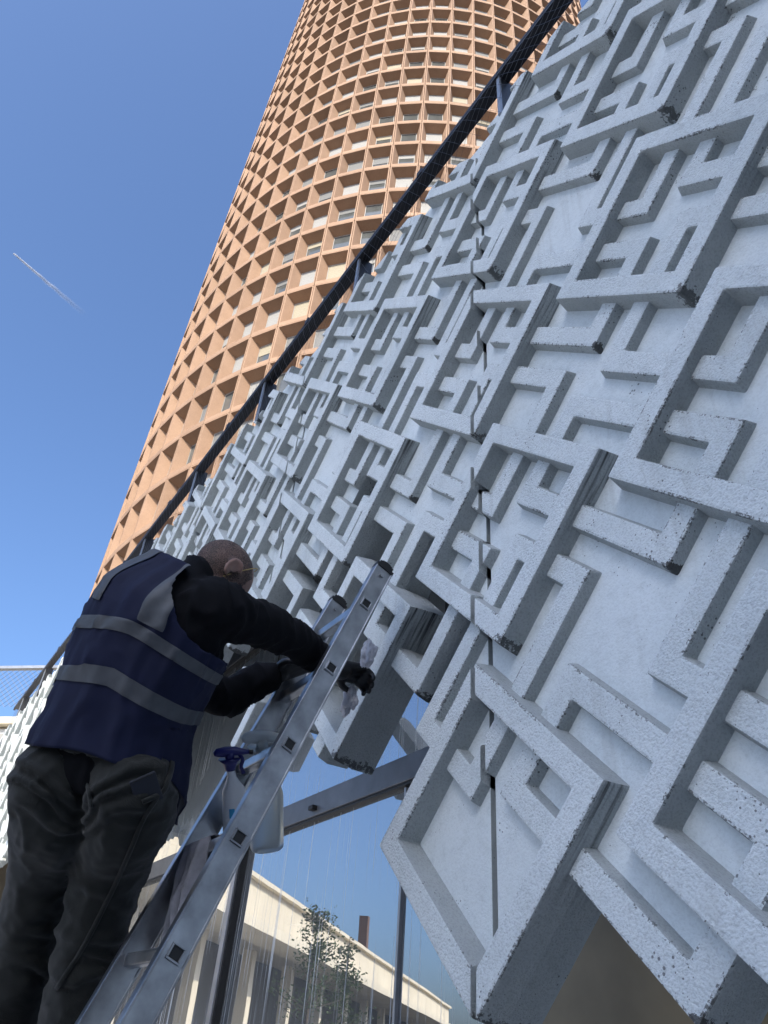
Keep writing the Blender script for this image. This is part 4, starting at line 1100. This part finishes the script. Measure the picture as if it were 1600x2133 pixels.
nt.links.new(ramp(nt, nz.outputs['Fac'], [(0.3, (0.014, 0.015, 0.0135)), (0.7, (0.026, 0.027, 0.024))]).outputs[0], b.inputs['Base Color'])
b.inputs['Roughness'].default_value = 0.9; b.inputs['Sheen Weight'].default_value = 0.15; b.inputs['Specular IOR Level'].default_value = 0.2
wv = N(nt, 'ShaderNodeTexWave', Scale=150.0, Distortion=1.5); wv.bands_direction = 'X'; nt.links.new(g.outputs['Position'], wv.inputs['Vector'])
bp = N(nt, 'ShaderNodeBump', Strength=0.4, Distance=0.0012); nt.links.new(wv.outputs['Fac'], bp.inputs['Height']); nt.links.new(bp.outputs[0], b.inputs['Normal'])
M_CORD = mt
trou = ppart('trousers', tm_, M_CORD)
# projected trims: a strip laid on the trouser surface
from mathutils.bvhtree import BVHTree
bv = BVHTree.FromPolygons([v.co.copy() for v in tm_.vertices], [list(p.vertices) for p in tm_.polygons])
def on_cloth(px, py, lift):
    d = W(px, py, 1.0).normalized(); h = bv.ray_cast(Vector((0, 0, 0)), d)
    if h[0] is None: return W(px, py, 1.95), -d
    return h[0] + h[1] * lift, h[1]
def strip(nm, pts, w_, mt, lift, parent, th=0.004):
    bm = bmesh.new(); rows = []
    Q = catmull([Vector((p[0], p[1], 0)) for p in pts], 6)
    for i, p in enumerate(Q):
        t = (Q[min(i + 1, len(Q) - 1)] - Q[max(i - 1, 0)]).normalized(); nn_ = Vector((-t.y, t.x, 0))
        rows.append([bm.verts.new(on_cloth(p.x + nn_.x * w_ * k_, p.y + nn_.y * w_ * k_, lift * (1 - 0.6 * abs(k_)))[0]) for k_ in (-1, -.5, 0, .5, 1)])
    for i in range(len(rows) - 1):
        for k_ in range(4): bm.faces.new((rows[i][k_], rows[i + 1][k_], rows[i + 1][k_ + 1], rows[i][k_ + 1]))
    me = bpy.data.meshes.new(nm); bm.to_mesh(me); bm.free()
    for p in me.polygons: p.use_smooth = True
    o = mobj(nm, me, mt, parent); md = o.modifiers.new('t', 'SOLIDIFY'); md.thickness = th; return o
strip('back_pocket_welt', [(126, 1556), (160, 1560), (195, 1567), (228, 1573)], 7, M_CORD, 0.007, trou)
strip('side_seam', [(330, 1655), (300, 1700), (275, 1760), (235, 1850), (180, 1960), (120, 2060)], 3, M_CORD, 0.005, trou)
strip('side_pocket_edge', [(360, 1560), (352, 1610), (335, 1650), (295, 1670)], 4, M_CORD, 0.006, trou)
strip('seat_seam', [(150, 1540), (165, 1590), (185, 1640), (192, 1680)], 2.5, M_CORD, 0.004, trou)
ph_p, ph_n = on_cloth(305, 1646, -0.001)
phone = tag(empty('mobile_phone', ph_p), 'dark blue phone sticking out of the trouser pocket', 'phone')
zz = ph_n.normalized(); xx = (W(330, 1632, 2) - W(280, 1645, 2)); xx = (xx - zz * xx.dot(zz)).normalized(); yy = zz.cross(xx)
rph = Matrix((xx, yy, zz)).transposed()
bm = bmesh.new(); box(bm, (0, 0, 0), (0.066, 0.075, 0.010), rph, 0.004); mobj('case', bm, simple('phone_blue', (0.006, 0.009, 0.018), 0.6), phone)
bm = bmesh.new(); box(bm, rph @ Vector((0.0, 0.034, 0.0055)), (0.05, 0.003, 0.002), rph); mobj('edge_trim', bm, M_BLACKPL, phone)

# --- gloves, boots
def glove(wr, hd, curl, side, palm_n):
    bm = bmesh.new(); d = (hd - wr).normalized(); nrm = (palm_n - d * palm_n.dot(d)).normalized(); lat = d.cross(nrm) * side
    kn = wr + d * 0.105
    limb(bm, [wr - d * 0.012, wr, wr + d * .03], [.036, .034, .034], 4, 16)
    for k_ in (-1.5, -.5, .5, 1.5): limb(bm, [wr + d * .02 + lat * k_ * .012, kn + lat * k_ * .020], [.019, .015], 4, 12)
    for k_, L in ((-1.5, .062), (-.5, .078), (.5, .084), (1.5, .074)):
        a = kn + lat * k_ * .0205; p1 = a + (d * math.cos(curl * .5) + nrm * math.sin(curl * .5)) * L * .48
        p2 = p1 + (d * math.cos(curl * 1.25) + nrm * math.sin(curl * 1.25)) * L * .33; p3 = p2 + (d * math.cos(curl * 1.9) + nrm * math.sin(curl * 1.9)) * L * .25
        limb(bm, [a - d * .02, a, p1, p2, p3], [.0115, .0112, .0105, .0095, .0085], 4, 10)
    t0 = wr + d * .035 + lat * .026; t1 = t0 + (d * .7 + lat * .6 + nrm * .4).normalized() * .042; t2 = t1 + (d * .85 + nrm * .6).normalized() * .034
    limb(bm, [t0, t1, t2], [.0145, .012, .0095], 4, 10)
    return remesh(bm, 0.0045, 2, 0.4)
M_GLOVE = simple('black_rubber_glove', (0.006, 0.006, 0.007), 0.45, 0, 0.2, 30, 0.2, 250, 0.001)
ppart('glove', glove(WRR, HDR, 1.15, 1, Vector((0.3, 0.6, -0.7))), M_GLOVE)
ppart('glove', glove(WRL, HDL, 0.9, -1, Vector((0.5, 0.1, -0.8))), M_GLOVE)
for ft in (FTR, FTL):
    bm = bmesh.new(); limb(bm, [ft + Vector((0, 0, .10)), ft + Vector((0, 0, .03))], [.058, .056], 4, 16)
    limb(bm, [ft - F_ * .05 + Vector((0, 0, -.01)), ft + F_ * .06 + Vector((0, 0, -.012)), ft + F_ * .18 + Vector((0, 0, -.022))], [.046, .047, .037], 5, 18)
    ppart('boot', remesh(bm, 0.008, 3), M_BLACKPL)

# white wiping cloth crumpled in the right hand
def crumple(name, label, c, r, seed, mat, stretch=(1, 1, 1)):
    bm = bmesh.new(); bmesh.ops.create_icosphere(bm, subdivisions=5, radius=1.0)
    for v in bm.verts:
        n = v.co.normalized(); d = 1 + 0.55 * noise.noise(n * 1.6 + Vector((seed, 0, 0))) + 0.30 * abs(noise.noise(n * 3.7 + Vector((0, seed, 0)))) - 0.22 * abs(noise.noise(n * 7.5 + Vector((0, 0, seed))))
        v.co = Vector((n.x * stretch[0], n.y * stretch[1], n.z * stretch[2])) * r * d
    o = mobj(name, bm, mat, None, c, smooth=True); return tag(o, label, 'cloth')
M_WCLOTH = simple('white_microfibre', (0.62, 0.61, 0.64), 0.95, 0, 0.08, 30, 0.5, 500, 0.001)
wc = tag(empty('wiping_cloth', W(768, 1368, 2.47)), 'crumpled white cloth held against the wall by the gloved hand', 'cloth')
for nm, p, r, sd, stv in (('upper_fold', W(768, 1362, 2.47), .034, 1.3, (.8, .6, 1.3)), ('hanging_fold', W(728, 1458, 2.50), .036, 5.5, (.9, .5, 1.3))):
    o = crumple(nm, '', p - wc.location, r, sd, M_WCLOTH, stv); o.parent = wc
    for k_ in ('label', 'category'):
        if k_ in o: del o[k_]

# ------------------------------------------------------------------ aircraft trail high in the sky
ct = bmesh.new(); d0 = W(28, 528, 1).normalized() * 9000; d1 = W(178, 656, 1).normalized() * 9300; n_ = 40
for rs_ in (0.35, 0.65, 1.0, 1.5):
    tube(ct, [d0.lerp(d1, i / n_) + Vector((noise.noise(Vector((i * .25, 0, 0))) * 7, 0, noise.noise(Vector((0, i * .25, 0))) * 7)) for i in range(n_ + 1)], [(6 + 16 * i / n_) * rs_ for i in range(n_ + 1)], 10, False)
mt, nt, b = new_mat('ice_trail'); nt.nodes.remove(b); out = nt.nodes['Material Output']
at = N(nt, 'ShaderNodeAttribute'); at.attribute_name = 'age'
df = N(nt, 'ShaderNodeBsdfDiffuse'); df.inputs['Color'].default_value = (0.9, 0.9, 0.9, 1); tr = N(nt, 'ShaderNodeBsdfTransparent'); mx = N(nt, 'ShaderNodeMixShader')
fz = ramp(nt, at.outputs['Fac'], [(0.0, (0.30, 0.30, 0.30)), (0.35, (0.14, 0.14, 0.14)), (0.7, (0.055, 0.055, 0.055)), (1.0, (0.0, 0.0, 0.0))])
nt.links.new(fz.outputs[0], mx.inputs[0]); nt.links.new(tr.outputs[0], mx.inputs[1]); nt.links.new(df.outputs[0], mx.inputs[2]); nt.links.new(mx.outputs[0], out.inputs['Surface'])
trail = mobj('contrail', ct, mt)
at_ = trail.data.attributes.new('age', 'FLOAT', 'POINT')
for i, v in enumerate(trail.data.vertices): at_.data[i].value = ((i // 10) % (n_ + 1)) / n_
tag(trail, 'faint white aircraft trail in the blue sky', 'contrail')
